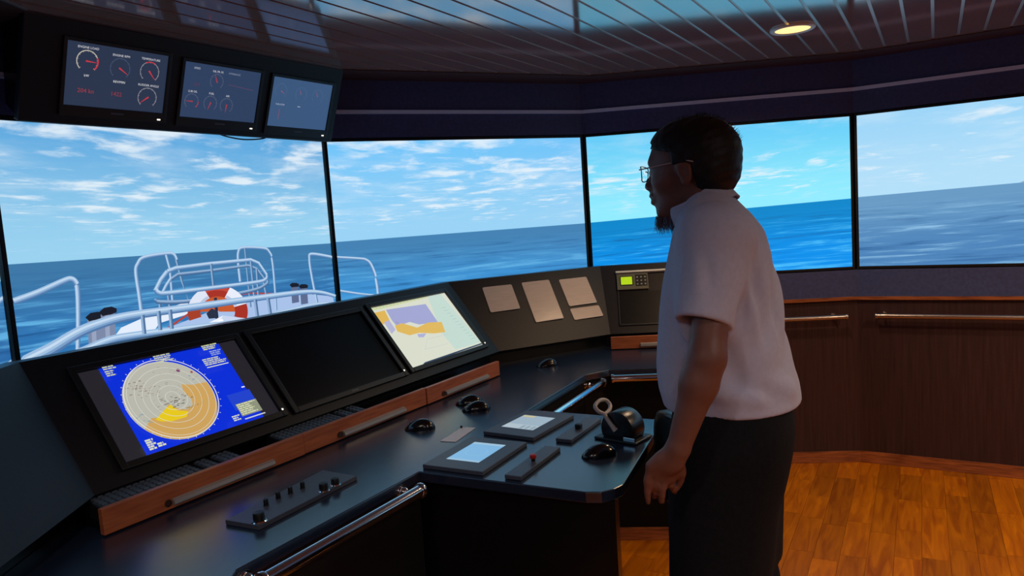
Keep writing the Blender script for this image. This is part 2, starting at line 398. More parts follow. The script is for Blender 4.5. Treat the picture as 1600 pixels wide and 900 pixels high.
# ------------------------------------------------------------------ downlights
names = ['round recessed ceiling downlight glowing warm yellow among the ceiling planks']
for n_, (x, y, wt) in enumerate(DOWNLIGHTS):
    lab = names[0] if n_ == 0 else 'warm ceiling downlight outside the photograph, %s' % ['', 'over the floor by the right wall', 'by the far right wall', 'added fill light over the middle of the room', 'added fill light behind the viewer on the left', 'added fill light behind the viewer on the right', 'added fill light over the left end of the console'][n_]
    T = thing('ceiling_downlight', lab, 'downlight', Matrix.Translation((x, y, CEIL)), 'ceiling downlights')
    bm = NB(); prev = None
    for rr, zz in ((.070, -.002), (.073, -.007), (.086, -.009), (.092, -.004), (.092, -.0005)):
        ring = [bm.verts.new((rr*math.cos(a*math.pi/20), rr*math.sin(a*math.pi/20), zz)) for a in range(40)]
        if prev:
            for k in range(40): bm.faces.new((prev[k], prev[(k+1) % 40], ring[(k+1) % 40], ring[k]))
        prev = ring
    local('trim_ring', bm, white_p, T, smooth=60)
    bm = NB(); cyl(bm, (0, 0, -.0045), (0, 0, -.002), .071, n=40); local('diffuser', bm, glow, T)
    l = bpy.data.lights.new('downlight lamp', 'SPOT'); l.energy = wt; l.color = WARM if n_ < 3 else (1, .86, .80); l.spot_size = R(155); l.spot_blend = .7; l.shadow_soft_size = .07  # paler lamps are unseen, added to brighten the shirt and the room
    lo = bpy.data.objects.new('lamp', l); C.objects.link(lo); lo.parent = T; lo.location = (0, 0, -.03)

# ------------------------------------------------------------------ wall displays
TVW, TVH, Z0 = 1.41, .81, 1.0996
def horizon(fr, a, b):
    (u1, v1), (u2, v2) = fr.uv(*a), fr.uv(*b); k = (v2-v1)/(u2-u1); return v1-k*u1, k
SPEC = {
 1: dict(lab='large wall display at the far left edge, only a thin slice in view', h=[(0, 440), (14, 439)], c=('5aa3d8', '8cc4e6', '3877ae', '2a67a6'), am=.4),
 2: dict(lab='large wall display showing the bow rails and lifebuoy of the ship', h=[(40, 411.5), (520, 380)], c=('57a5de', '9ad2f0', '3f79a8', '2e74b4'), am=.75),
 3: dict(lab='large wall display of sea and sky behind the paper notices, one rail at its left', h=[(527, 378), (913, 349)], c=('6fc4fa', '9ad3f6', '4683b4', '3f95d8'), am=.8),
 4: dict(lab='large vivid turquoise wall display behind the standing man', h=[(922, 348), (1331, 310)], c=('62caf8', '92ecff', '1088cc', '0c92ee'), am=.6),
 5: dict(lab='large pale wall display of sea and sky at the right edge', h=[(1341, 308), (1598, 285)], c=('97d3f8', 'b5e0fa', '6a9cc6', '4f86bc'), am=.45),
 6: dict(lab='large wall display beyond the right edge of the photograph', h=None, c=('97d3f8', 'b5e0fa', '6a9cc6', '4f86bc'), am=.45)}
SF = {}
for i, sp in SPEC.items():
    a, b = RP[i], RP[i+1]; d = b-a; ang = math.degrees(math.atan2(d.y, d.x)); L_ = d.length
    fr = azf((a.x, a.y, 0), ang); fr = azf(fr.at((L_-TVW)/2, 0, Z0), ang); SF[i] = fr
    T = thing('wall_display', sp['lab'], 'display', fr.M, 'wall displays around the bridge')
    bm = NB(); e = .0125
    for q in ((-e, 0, -e, TVH+e), (TVW, TVW+e, -e, TVH+e), (0, TVW, -e, 0), (0, TVW, TVH, TVH+e)): box(bm, q[0], q[1], -.002, .012, q[2], q[3])
    local('bezel', bm, black_matte, T)
    bm = NB(); box(bm, -e, TVW+e, .012, .058, -e, TVH+e, .003); local('housing', bm, black_matte, T)
    if sp['h']: h0, k = horizon(fr, *sp['h'])
    else: h0, k = .43, .03
    c = sp['c']; bm = NB(); box(bm, 0, TVW, .004, .0118, 0, TVH)
    st = '53c8ff' if i == 4 else ('93c6ea' if i == 5 else '63b2e4')
    local('screen', bm, sea_mat('sea picture %d' % i, h0, k, *c, amount=sp['am'], seed=i*4.7, streak=st), T)
    print('screen', i, h0, k)
    SPEC[i]['T'] = T

# ship's bow, drawn on the picture
RAIL = ['9fc0e2', 'c6dcf2', 'a3c2e2', '7a9fca', '5279aa']
RAILD = ['88aace', '9dbbdc', '7695bd', '54779f', '3f6390']
def ship(i, shapes, name):
    fr = SF[i]; p = Pic()
    def q(pts): return [fr.uv(*a) for a in pts]
    for s in shapes:
        if s[0] == 'r':   # rail: px points, width in px at start and end
            P = smoothline([Vector(a) for a in s[1]], 5) if len(s) > 4 and s[4] else s[1]
            P2 = q(P); d = 1141.6/ (fr.at(*[P2[len(P2)//2][0], 0, P2[len(P2)//2][1]])-EYE).length
            p.line(P2, s[2]/d, s[5] if len(s) > 5 else RAIL, s[3]/d)
        elif s[0] == 'p': p.poly(q(s[1]), s[2])
    # trim anything beyond the picture's edge
    for n, v in enumerate(p.v): p.v[n] = (min(max(v[0], .001), TVW-.001), v[1]+.0036, min(max(v[2], .001), TVH-.001))
    me = p.mesh(name, 1.0); o = put(name, me, SPEC[i]['T']); return o
sh = []
sh += [('p', [(36, 575), (60, 568), (196, 545), (238, 522), (300, 498), (385, 465), (470, 458), (520, 463), (524, 475), (400, 503), (250, 535), (36, 578)], 'a9c2ea')]
sh += [('p', [(158, 566), (190, 512), (235, 492), (330, 458), (360, 470), (250, 505), (225, 540)], 'e4eefc')]
sh += [('p', [(140, 547), (180, 538), (230, 522), (225, 560), (140, 566)], '8f4a50')]
for a, b in (((134, 493), (152, 490)), ((155, 485), (186, 482))):   # left bollards
    x0 = a[0]; w_ = 27; h_ = 50; y0 = a[1]
    sh += [('p', [(x0+3, y0+5), (x0+w_-2, y0+3), (x0+w_, y0+h_), (x0+6, y0+h_+4)], '7c89a8'), ('p', [(x0+9, y0+5), (x0+16, y0+4), (x0+18, y0+h_), (x0+11, y0+h_)], '98a4c0'),
           ('p', [(x0, y0+3), (x0+8, y0-4), (x0+20, y0-6), (x0+28, y0-3), (x0+28, y0+3), (x0+20, y0+6), (x0+6, y0+9)], '1b1d2a')]
for x0, y0 in ((453, 444), (467, 446)):
    sh += [('p', [(x0+2, y0+2), (x0+13, y0+1), (x0+15, y0+28), (x0+4, y0+30)], '5d6c90'), ('p', [(x0, y0+1), (x0+4, y0-2), (x0+11, y0-2), (x0+15, y0), (x0+14, y0+4), (x0+3, y0+5)], '1b1d2a')]
sh += [('r', [(224, 540), (330, 466), (392, 458), (470, 460)], 3, 2, False, 'b0453c')]
# left and centre uprights
sh += [('r', [(22, 471), (60, 457), (100, 439), (112, 436), (119, 442), (122, 456), (123, 500), (122, 548)], 9, 6, True)]
sh += [('r', [(222, 490), (218, 460), (213, 425), (216, 412), (226, 402), (262, 396), (272, 398), (276, 406)], 6, 5, True)]
sh += [('r', [(260, 398), (266, 420), (270, 470)], 4, 4), ('r', [(276, 406), (285, 440), (296, 475)], 4, 3, False, RAILD)]
sh += [('r', [(376, 440), (373, 412), (373, 394), (380, 387), (412, 388), (421, 394), (426, 408), (430, 450), (432, 485)], 5, 4, True)]
sh += [('r', [(383, 388), (388, 440), (392, 480)], 3, 3, False, RAILD)]
sh += [('r', [(496, 474), (487, 428), (484, 404), (488, 397), (520, 402)], 5, 5, True)]
# basket rails
sh += [('r', [(262, 424), (275, 419), (330, 412), (392, 406), (404, 411), (417, 430)], 6, 5), ('r', [(268, 436), (278, 429), (330, 423), (388, 415), (401, 420), (413, 436)], 5, 4, False, RAILD)]
sh += [('r', [(262, 424), (252, 437), (243, 455)], 7, 7), ('r', [(268, 434), (260, 446), (254, 458)], 5, 5)]
for a in (((330, 412), (334, 450)), ((392, 408), (398, 470)), ((262, 455), (268, 500)), ((250, 470), (250, 510)), ((412, 440), (418, 470)), ((401, 420), (404, 465))): sh += [('r', list(a), 4, 4, False, RAILD)]
sh += [('r', [(244, 467), (250, 472), (300, 470), (390, 455), (416, 444), (418, 437)], 6, 5, True, RAILD)]
# lifebuoy
cxp, cyp, ro, ri = 340, 487, 47, 27
def arc(a0, a1, r0, r1, n=8):
    A = [R(a0+(a1-a0)*i/n) for i in range(n+1)]
    return [(cxp+r0*math.cos(a), cyp-r0*.88*math.sin(a)) for a in A]+[(cxp+r1*math.cos(a), cyp-r1*.88*math.sin(a)) for a in A[::-1]]
sh += [('p', arc(0, 180, 30, 2), 'c65a2c')]
sh += [('p', arc(66, 118, ro, ri), 'a83226'), ('p', arc(118, 165, ro, ri), 'dfe6f6'), ('p', arc(165, 200, ro, ri), 'a84028'), ('p', arc(18, 66, ro, ri), 'e8eefa'), ('p', arc(-18, 18, ro, ri), 'a83226')]
sh += [('p', arc(66, 118, ro-3, ro-9), 'c24a3a'), ('p', arc(20, 64, ri+5, ri), 'b9c6e2'), ('p', arc(120, 163, ri+5, ri), 'b9c6e2')]
sh += [('r', [(336, 465), (339, 500)], 5, 5, False, ['2e3c58', '1c2740']), ('p', [(322, 490), (330, 482), (340, 486), (338, 497), (326, 498)], '2a3248')]
sh += [('r', [(243, 452), (247, 457), (262, 458), (330, 450), (400, 441), (415, 436), (417, 430)], 7, 5, True)]
# deckhouse roof
sh += [('p', [(280, 528), (348, 493), (405, 500), (405, 508), (300, 530)], 'eef3fd'), ('p', [(348, 493), (405, 500), (395, 506), (340, 507)], 'c9d6ee'), ('p', [(300, 522), (347, 498), (350, 505), (310, 524)], 'ffffff')]
# big front rails
sh += [('r', [(20, 590), (34, 570), (80, 545), (118, 522), (150, 508), (200, 494), (300, 480), (400, 466), (470, 457), (500, 457), (524, 463)], 19, 6, True)]
sh += [('r', [(90, 566), (130, 549), (170, 532), (210, 524), (300, 512), (380, 502), (440, 488), (490, 476), (524, 474)], 13, 5, True)]
for a in (((222, 492), (225, 522)), ((247, 486), (250, 516)), ((265, 484), (268, 514)), ((398, 468), (402, 498)), ((418, 466), (422, 492))): sh += [('r', list(a), 6, 6, False, RAILD)]
ship(2, sh, 'ship_picture')
ship(3, [('r', [(526, 402), (560, 404), (572, 406), (580, 414), (588, 436), (592, 464)], 4, 5, True), ('r', [(529, 455), (560, 459), (590, 462)], 4, 3)], 'ship_picture')
ship(1, [('r', [(0, 471), (12, 466)], 8, 8)], 'ship_picture'); ship(1, [('r', [(0, 583), (12, 577), (24, 570)], 12, 16)], 'ship_picture')
p = Pic(); p.poly([(1.02, .43), (1.1, .448), (1.25, .462), (1.40, .47), (1.40, .43)], '8a8f8c')
fr5 = SF[5]; a5 = fr5.uv(1593, 283); p = Pic(); p.poly([(a5[0], a5[1]-.006), (a5[0]+.05, a5[1]+.006), (a5[0]+.2, a5[1]+.014), (a5[0]+.2, a5[1]-.004)], '7d8794')
p.v = [(v[0], v[1]+.0036, v[2]) for v in p.v]; put('headland_picture', p.mesh('headland_picture'), SPEC[5]['T'])

# ------------------------------------------------------------------ overhead gauge panel
s_ = .9; g0 = EYE+(Vector((-1.502, 2.655, 2.222))-EYE)*s_
def tilted(o, az, el):
    a = R(az); e = R(el); x = Vector((math.cos(a), math.sin(a), 0)); oo = Vector((math.sin(a), -math.cos(a), 0))
    dn = oo*math.cos(e)-Vector((0, 0, math.sin(e))); return Fr(o, x, x.cross(dn), -dn) if False else Fr(o, x, (-dn).cross(x), -dn)
GF = tilted(g0, 58, 111.2)      # x along, z up the panel, y into it
uL = GF.uv(32, 112)[0]; uR = 1.205
K = thing('overhead_panel', 'black overhead housing with three gauge screens, hung above the left display', 'panel', GF.M)
bm = NB(); box(bm, uL, uR, 0, .03, -.272, .128, .004); local('front_panel', bm, panel_dark, K)
bm = NB()
hexa(bm, [(uL+.01, .0305, -.265), (uR-.01, .0305, -.265), (uR-.01, .10, -.24), (uL+.01, .10, -.24)], [(uL+.01, .0305, .09), (uR-.01, .0305, .09), (uR-.01, .17, .06), (uL+.01, .17, .06)])
local('housing', bm, black, K)
def gauge(p, cx, cy, r, needle, c1='b9b9c4', txt=None, red=None, rc='d8404c', below=None, w_=.0022):
    p.ring(cx, cy, r, w_, c1, -45, 225, 30)
    for k in range(11):
        a = R(-45+27*k); p.line([(cx+(r-.004)*math.cos(a), cy+(r-.004)*math.sin(a)), (cx+(r+.003)*math.cos(a), cy+(r+.003)*math.sin(a))], .0012, c1)
    if red: p.ring(cx, cy, r, w_*1.5, rc, red[0], red[1], 14)
    a = R(needle); p.line([(cx-.15*r*math.cos(a), cy-.15*r*math.sin(a)), (cx+.95*r*math.cos(a), cy+.95*r*math.sin(a))], .0055, rc, .001)
    if txt: p.text(txt, cx, cy+r+.006, .0105, 'e2e2ea', 'CENTER')
    if below: p.text(below, cx, cy-r-.006, .010, 'dcdce4', 'CENTER')
GQ = [[(105, 61), (264, 88), (252, 178), (97, 161)], [(290, 95), (408, 114), (396, 192), (278, 181)], [(427, 119), (520, 133), (507, 204), (416, 195)]]
glabs = ['leftmost and largest-looking of the three overhead gauge screens, with four clear dials', 'middle overhead gauge screen, three dials along its lower left', 'rightmost overhead gauge screen, faint dials on pale blue grey']
gbg = ['2f3c55', '35486a', '436089']
for n_, q in enumerate(GQ):
    us = [GF.uv(*a) for a in q]; u0 = (us[0][0]+us[3][0])/2; u1 = (us[1][0]+us[2][0])/2; v1 = (us[0][1]+us[1][1])/2; v0 = (us[2][1]+us[3][1])/2
    M = GF.M @ Matrix.Translation((u0, 0, v0)); W_, H_ = u1-u0, v1-v0
    T = thing('gauge_monitor', glabs[n_], 'monitor', M, 'overhead gauge monitors')
    bm = NB(); e = .012
    for q4 in ((-e, 0, -e-.022, H_+e), (W_, W_+e, -e-.022, H_+e), (0, W_, -e-.022, 0), (0, W_, H_, H_+e)): box(bm, q4[0], q4[1], -.008, -.0008, q4[2], q4[3], .0012)
    local('bezel', bm, black_matte, T)
    p = Pic(.00008); p.rect(0, 0, W_, H_, gbg[n_])
    if n_ == 0:
        gauge(p, .068, H_-.058, .034, -3, 'c9c2b6', 'ENGINE LOAD', (-45, 25), below=None, w_=.0032); p.text('kW', .068, H_-.108, .011, 'f0f0f4', 'CENTER')
        gauge(p, .178, H_-.068, .034, -32, '4c5878', 'ENGINE RPM'); p.text('REV/MIN', .178, H_-.116, .011, 'f0f0f4', 'CENTER')
        gauge(p, .283, H_-.065, .034, -50, '9a96a2', 'TEMPERATURE', (60, 120)); gauge(p, .283, H_-.155, .034, 218, '9a96a2', 'RUDDER ANGLE')
        p.text('204 kn', .04, .045, .02, 'a8404c'); p.text('1422', .15, .045, .02, 'a03c4a')
    elif n_ == 1:
        for cx, cy, nd, t in ((.045, .06, 180, 'LUB OIL'), (.125, .06, 250, 'FUEL'), (.197, .058, 265, 'AIR'), (.14, .145, 115, 'OIL PR. PS')): gauge(p, cx, cy, .028, nd, '5a6480', t, (-45, 0) if cx == .045 else None, 'b8404e')
        p.text('SPEED', .05, H_-.022, .010, 'c6cad6', 'CENTER'); p.text('HYDRAULIC', .215, H_-.024, .010, '9aa4ba', 'CENTER'); p.text('12.4', .04, .12, .016, '6a4058'); p.line([(.19, .14), (W_-.03, .13)], .002, '6a4a68')
    else:
        for cx, cy, nd in ((.05, H_-.055, -30), (.16, H_-.06, 118), (.255, H_-.06, 120)):
            p.ring(cx, cy, .03, .0014, '56739c', -45, 225, 24); a = R(nd); p.line([(cx, cy), (cx+.022*math.cos(a), cy+.022*math.sin(a))], .004, 'a2607c', .0012)
        p.text('THRUSTER', .055, H_-.115, .010, 'b4c2d8', 'CENTER'); p.line([(.055, H_-.13), (.055, .03)], .003, '8c5a78'); p.rect(.15, .09, .165, .094, '9ab0cc')
    p.v = [(v[0], v[1]-.0012, v[2]) for v in p.v]
    put('screen', p.mesh('gauge screen', .8), T)
    bm = NB(); box(bm, W_-.022, W_-.010, -.0095, -.0078, -.026, -.021, .0005); local('indicator_light', bm, led, T)
    bm = NB(); box(bm, W_*.45, W_*.58, -.0088, -.0078, -.018, -.013); local('maker_plate', bm, mat('grey print', '5a5f6c', .5), T)
ca = GF.uv(343, 207); cb = GF.uv(424, 214)
bm = NB(); P = [GF.at(ca[0], .02, ca[1]+.01), GF.at(ca[0]+.02, .02, ca[1]-.012), GF.at((ca[0]+cb[0])/2, .02, ca[1]-.026), GF.at(cb[0]-.02, .02, cb[1]-.012), GF.at(cb[0], .02, cb[1]+.012)]
tube(bm, smoothline(P, 6), .003); o = put('cable', mesh(bm, 'cable', black_matte, 40)); tag(o, 'thin black cable looping below the overhead gauge panel', 'cable')

# ------------------------------------------------------------------ console
ZD = .79; ZB = .86; ZT = 1.195
BF = tilted((-1.241, 2.029, 1.14), 58, 50.56)       # bank carrying the three monitors
def bankpt(u, z): return BF.at(u, 0, (z-1.14)/BF.z.z)
uC = -.118
Pb = [None, bankpt(uC+.012, ZB), bankpt(1.822, ZB)]; Pt = [None, bankpt(uC, ZT), bankpt(1.822, ZT)]
d25 = Vector((math.cos(R(25.2)), math.sin(R(25.2)), 0)); dm7 = Vector((math.cos(R(-7.4)), math.sin(R(-7.4)), 0))
Pb.append(Pb[2]+d25*.63); Pt.append(Pt[2]+d25*.885)
Pb.append(Pb[3]+dm7*.62); Pt.append(Pt[3]+dm7*.66)
dl = onz(68, 851, ZB)-Pb[1]; dl.z = 0; dl.normalize(); print('left section dir', math.degrees(math.atan2(dl.y, dl.x)))
dl = Vector((math.cos(R(-86)), math.sin(R(-86)), 0)) 
Pb[0] = Pb[1]+dl*1.5; Pt[0] = Pt[1]+dl*1.5
print('Pb', Pb, 'Pt', Pt)
CON = thing('bridge_console', 'long black bridge console with sloped monitor bank and blue grey desktop', 'console', Matrix.Translation((-.3, 2.6, 0)))
def outw(a, b): d = (b-a).normalized(); return Vector((-d.y, d.x, 0))
for i in range(4):
    a0, a1, t0, t1 = Pb[i], Pb[i+1], Pt[i], Pt[i+1]; n_ = (a1-a0).cross(t0-a0).normalized()
    if n_.z > 0: n_ = -n_
    dp = n_*.03
    bm = NB(); hexa(bm, [a0, a1, t1, t0], [a0+dp, a1+dp, t1+dp, t0+dp])
    part('sloped_panel', bm, [mat('dark navy laminate', '181d2a', .5, spec=.35, var=.2, scale=90, bump=.1), panel_dark, panel_brown, panel_brown][i], CON, label=['dark navy sloped panel at the left end', None, 'dark brown sloped panel with notices', 'dark sloped panel behind the man'][i])
# carcass behind the slopes: top ledge, back, recess wall under the slopes
def offl(pts, d):
    out = []
    for i, p in enumerate(pts):
        n1 = outw(pts[i-1], p) if i else outw(p, pts[1]); n2 = outw(p, pts[i+1]) if i < len(pts)-1 else n1
        nn = n1+n2; out.append(p+nn*(d/nn.dot(n1)))
    return out
def band(name, lo, hi, z0, z1, mt, label=None, par=None):
    bm = NB()
    for i in range(len(lo)-1):
        q = [lo[i], lo[i+1], hi[i+1], hi[i]]; hexa(bm, [(p.x, p.y, z0) for p in q], [(p.x, p.y, z1) for p in q])
    return part(name, bm, mt, par or CON, label=label)
PtF = [Vector((p.x, p.y, 0)) for p in Pt]; PbF = [Vector((p.x, p.y, 0)) for p in Pb]
band('top_ledge', offl(PtF, .001), offl(PtF, .045), ZT-.03, ZT, black)
band('back_board', offl(PtF, .03), offl(PtF, .045), 0, ZT-.03, black)
band('recess_wall', offl(PbF, .075), offl(PbF, .09), ZD, ZB+.05, black)
band('recess_shelf', offl(PbF, .012), offl(PbF, .075), ZB-.004, ZB+.001, black)
# desktop
F1 = onz(370, 890, ZD); F2 = Vector((-.3, 2.032, ZD)); F8 = onz(916, 585, ZD); F9 = onz(951, 578, ZD); F7 = onz(826, 640, ZD); F6 = onz(1036, 656, ZD); F3 = onz(915, 769, ZD)
print('desk', F1, F7, F6, F8, F9, F3)
F4a, F4b, F4c = onz(940, 769, ZD), onz(960, 764, ZD), onz(974, 757, ZD)
far = F9+dm7*.62; F0 = F1+dl*.8
rimb = offl(PbF, .075)
desk = [F0, F1, F2, F3, F4a, F4b, F4c, F6, F7, F8, F9, far]+[rimb[4], rimb[3], rimb[2], rimb[1], rimb[0]]
bm = NB(); prism(bm, [(p.x, p.y) for p in desk], ZD-.03, ZD, .003); part('desktop', bm, desk_m, CON)
# front boards under the desk edge
front1 = [F0, F1, F2]; pr = lambda L, d: [p for p in offl([Vector((q.x, q.y, 0)) for q in L], d)]
band('front_board', pr(front1, .006), pr(front1, .026), 0, ZD-.03, panel_dark)
front2 = [F7, F8, F9, far]
band('front_board', pr(front2, .012), pr(front2, .03), 0, ZD-.03, mat('black matte board', '08080a', .7, spec=.2))
band('kick_strip', pr(front2, -.004), pr(front2, .012), .0, .055, trim_wood, 'orange brown wooden kick strip')
# pedestal under the peninsula
nx = (F3-F2).normalized(); ny = Vector((-nx.y, nx.x, 0))
q0 = F2+ny*.03-nx*.1; 
def px_of(p): d = p-EYE; return 800+FOC*d.dot(cX)/d.dot(cf)
def upto(q):
    t_ = .1
    while px_of(q+nx*t_+Vector((0, 0, -.25))) < 966: t_ += .004
    return t_
print('pedestal length', upto(q0), upto(q0+ny*.42))
pd = [q0, q0+nx*upto(q0), q0+ny*.42+nx*upto(q0+ny*.42), q0+ny*.42]
bm = NB(); hexa(bm, [(p.x, p.y, 0) for p in pd], [(p.x, p.y, ZD-.03) for p in pd]); part('pedestal', bm, black, CON)
# keyboard drawers: wooden fronts with aluminium grips
DFo = azf((0, 0, 0), 58); dl0 = onz(163, 838, ZD+.004); DF = azf((dl0.x, dl0.y, ZD+.004), 58)
h_d = DF.uv(165, 795)[1]; print('drawer h', h_d)
xs = [0, DF.uv(477, 705)[0], DF.uv(668, 630)[0], DF.uv(781, 577)[0]]; print('drawer xs', xs)
grips = [((270, 788), (427, 722)), ((536, 678), (632, 637)), ((695, 606), (761, 577))]
h_d = .066
dlab = ['leftmost keyboard drawer, under the radar screen', 'middle keyboard drawer, under the dark monitor', 'right keyboard drawer, under the chart screen']
for i in range(3):
    bm = NB(); box(bm, xs[i]+.001, xs[i+1]-.001, 0+.003*(i == 1), .018, 0, h_d-.002*(i == 2), .002)
    D = part('drawer', bm, drawer_wood, CON, DF, label=dlab[i])
    bm = NB(); box(bm, xs[i]+.02, xs[i+1]-.02, .018, .16, .001, .012); part('drawer_tray', bm, black, D, DF)
    u0 = DF.uv(*grips[i][0])[0]; u1 = DF.uv(*grips[i][1])[0]
    bm = NB(); prof(bm, [(0.003, .012), (-.009, .009), (-.011, .013), (-.009, .022), (.003, .028)], u0, u1); part('grip', bm, alu, D, DF, label='aluminium grip strip')
    bm = NB(); cyl(bm, (u0-.012, -.002, .018), (u0-.012, .01, .018), .01, n=14); part('lock', bm, mat('dark brown socket', '3a1e14', .5), D, DF)
# far drawer on the right-hand section
fdo = onz(955, 546, ZD+.004); FD = azf((fdo.x, fdo.y, fdo.z), -7.4); hh = FD.uv(955, 527)[1]; print('far drawer', fdo, hh)
bm = NB(); box(bm, 0, .56, 0, .018, 0, hh, .002); D = part('drawer', bm, drawer_wood, CON, FD, label='far keyboard drawer beside the man')
u0 = FD.uv(1001, 540)[0]; bm = NB(); prof(bm, [(.003, .012), (-.009, .009), (-.011, .013), (-.009, .024), (.003, .03)], u0, u0+.22); part('grip', bm, alu, D, FD, label='aluminium grip strip')
bm = NB(); box(bm, .02, .54, .018, .1, .001, .012); part('drawer_tray', bm, black, D, FD)

# ------------------------------------------------------------------ console monitors
def console_monitor(quad, lab, W_=None):
    us = [BF.uv(*a) for a in quad]; u0 = (us[0][0]+us[3][0])/2; u1 = (us[1][0]+us[2][0])/2; v1 = (us[0][1]+us[1][1])/2; v0 = (us[2][1]+us[3][1])/2
    M = BF.M @ Matrix.Translation((u0, 0, v0)); W_, H_ = u1-u0, v1-v0; print(lab, W_, H_)
    T = thing('console_monitor', lab, 'monitor', M, 'console monitors'); bm = NB(); e = .02
    for q in ((-e, 0, -e, H_+e), (W_, W_+e, -e, H_+e), (0, W_, -e, 0), (0, W_, H_, H_+e)): box(bm, q[0], q[1], -.012, -.0008, q[2], q[3], .002)
    local('bezel', bm, black_matte, T); bm = NB(); cyl(bm, (W_+.008, -.0128, .004), (W_+.008, -.0118, .004), .0035, n=10); local('indicator_light', bm, led, T)
    return T, M, W_, H_, (lambda px, py: (lambda a: (a[0]-u0, a[1]-v0))(BF.uv(px, py, -.0015)))
def finish(T, p):
    p.v = [(v[0], v[1]-.0012, v[2]) for v in p.v]; put('screen', p.mesh('screen', 1.0), T)
T, M, W_, H_, q = console_monitor([(117, 583), (367, 533), (436, 645), (196, 725)], 'radar monitor with round grey and tan plot on bright blue, left on the console')
p = Pic(.00006); p.rect(0, 0, W_, H_, '26242a')
a, b = q(150, 576), q(341, 537); c_, d_ = q(413, 652), q(234, 714)
x0 = (a[0]+d_[0])/2; x1 = (b[0]+c_[0])/2
p.rect(x0, 0, x1, H_, '0a2fd6'); WI = x1-x0
cc = q(265, 623); cx, cy = cc; ra = .125
l_, r_ = q(191, 612), q(340, 636); ra = math.hypot(r_[0]-l_[0], r_[1]-l_[1])/2; cx, cy = (l_[0]+r_[0])/2, (l_[1]+r_[1])/2; print('radar', cx, cy, ra, WI, H_)
ra = min(ra, H_/2-.012); cy = min(max(cy, ra+.012), H_-ra-.012)
p.disc(cx, cy, ra, 'b9b8ac', 64)
coast = [(-.86, -.50), (-.62, -.30), (-.48, -.34), (-.30, -.22), (-.12, -.10), (.05, -.28), (.22, -.34), (.38, -.26), (.42, -.12), (.34, .12), (.40, .30), (.62, .22), (.975, .2)]
arcp = [(math.cos(R(t)), math.sin(R(t))) for t in range(10, -152, -6)]
p.poly([(cx+ra*a*.99, cy+ra*b*.99) for a, b in coast+arcp], 'cda25c')
p.poly([(cx+ra*a, cy+ra*b) for a, b in ((-.55, -.36), (-.2, -.16), (-.08, -.12), (0, -.3), (.2, -.38), (.1, -.5), (-.25, -.5), (-.45, -.44))], 'e6c81e')
for bx, by, bw, bh, col, n_ in ((-.55, .52, .3, .25, '8d7f76', 26), (-.3, .25, .3, .2, '9b958c', 20), (.05, -.12, .45, .16, '77736a', 34), (-.75, -.28, .3, .12, '8fa3a8', 10), (.6, .35, .25, .08, '8fa3ae', 10), (.3, .6, .5, .3, 'a3a29a', 10), (.35, -.3, .35, .12, 'a58a58', 12), (-.2, -.05, .5, .2, '9a968c', 20), (.1, .15, .3, .3, 'a5a59c', 16)):
    for k in range(n_):
        ax, ay = bx+random.gauss(0, bw*.45), by+random.gauss(0, bh*.45)
        if math.hypot(ax, ay) > .93: continue
        rw, rh = random.uniform(.01, .06), random.uniform(.005, .022); an = random.uniform(0, 3)
        p.poly([(cx+ra*(ax+rw*math.cos(t)*random.uniform(.6, 1)), cy+ra*(ay+rh*math.sin(t)*random.uniform(.6, 1))) for t in [an+j*1.05 for j in range(6)]], col)
p.disc(cx+.45*ra, cy+.62*ra, .045*ra, '7a3a66', 10); p.ring(cx+.3*ra, cy+.62*ra, .05*ra, .0008, 'a09a94'); p.disc(cx+.72*ra, cy+.5*ra, .03*ra, 'a04a4a', 8)
for k in range(1, 7): p.ring(cx, cy, ra*k/6.4, .0013, 'd9d9cf')
p.ring(cx, cy, ra, .0028, 'e2e2da')
for k in range(36):
    a = R(10*k); p.line([(cx+(ra+.004)*math.cos(a), cy+(ra+.004)*math.sin(a)), (cx+(ra+.008)*math.cos(a), cy+(ra+.008)*math.sin(a))], .0022, 'c9cfe2')
def words(x, y, w_, rows, col='c9cf9c', h=.0042, gap=.0072):
    for r in range(rows):
        xx = x; end = x+w_*random.uniform(.6, 1)
        while xx < end:
            l = random.uniform(.006, .02); l = min(l, end-xx); p.rect(xx, y-r*gap-h, xx+l*.86, y-r*gap, col); xx += l
words(x0+.004, H_-.004, .05, 2); words(x0+.004, H_-.02, .03, 3); words(x0+.16, H_-.004, .07, 4); words(x1-.145+.07, H_-.004, .06, 3, 'd6dc8c'); words(x1-.06, H_-.03, .05, 3, '8fa4d8')
words(x1-.10, H_-.055, .09, 4, 'd0d6b0'); p.rect(x1-.10, H_-.09, x1-.02, H_-.087, 'e6ead0')
p.rect(x1-.092, .045, x1-.006, .105, '2243cc'); p.rect(x1-.082, .02, x1-.004, .066, '8e947c')
words(x1-.080, .064, .076, 6, 'd4d8b4'); p.rect(x1-.08, .006, x1-.002, .010, 'c9d0d8'); words(x1-.118, .03, .03, 3, 'd8dcc0'); words(x0+.003, .04, .03, 5, 'd8dcbc', .0055); words(x0+.03, .02, .03, 2, 'd8dcbc', .0055); p.rect(x1-.03, .115, x1-.018, .119, 'f0f0f0')
finish(T, p)
T, M, W_, H_, q = console_monitor([(400, 525), (560, 487), (627, 580), (455, 645)], 'switched-off dark monitor in the middle of the console bank')
bm = NB(); box(bm, 0, W_, -.0016, -.0008, 0, H_); local('screen', bm, mat('dark glass', '05070b', .25, spec=.3), T)
bm = NB(); box(bm, W_*.46, W_*.52, -.0126, -.0119, -.012, -.008); local('maker_plate', bm, mat('grey print', '5a5f6c', .5), T)
T, M, W_, H_, q = console_monitor([(575, 483), (688, 459), (759, 536), (646, 578)], 'chart monitor with yellow land and lavender sea on cream, right on the console bank')
p = Pic(.00006); p.rect(0, 0, W_, H_, 'd9dccb')
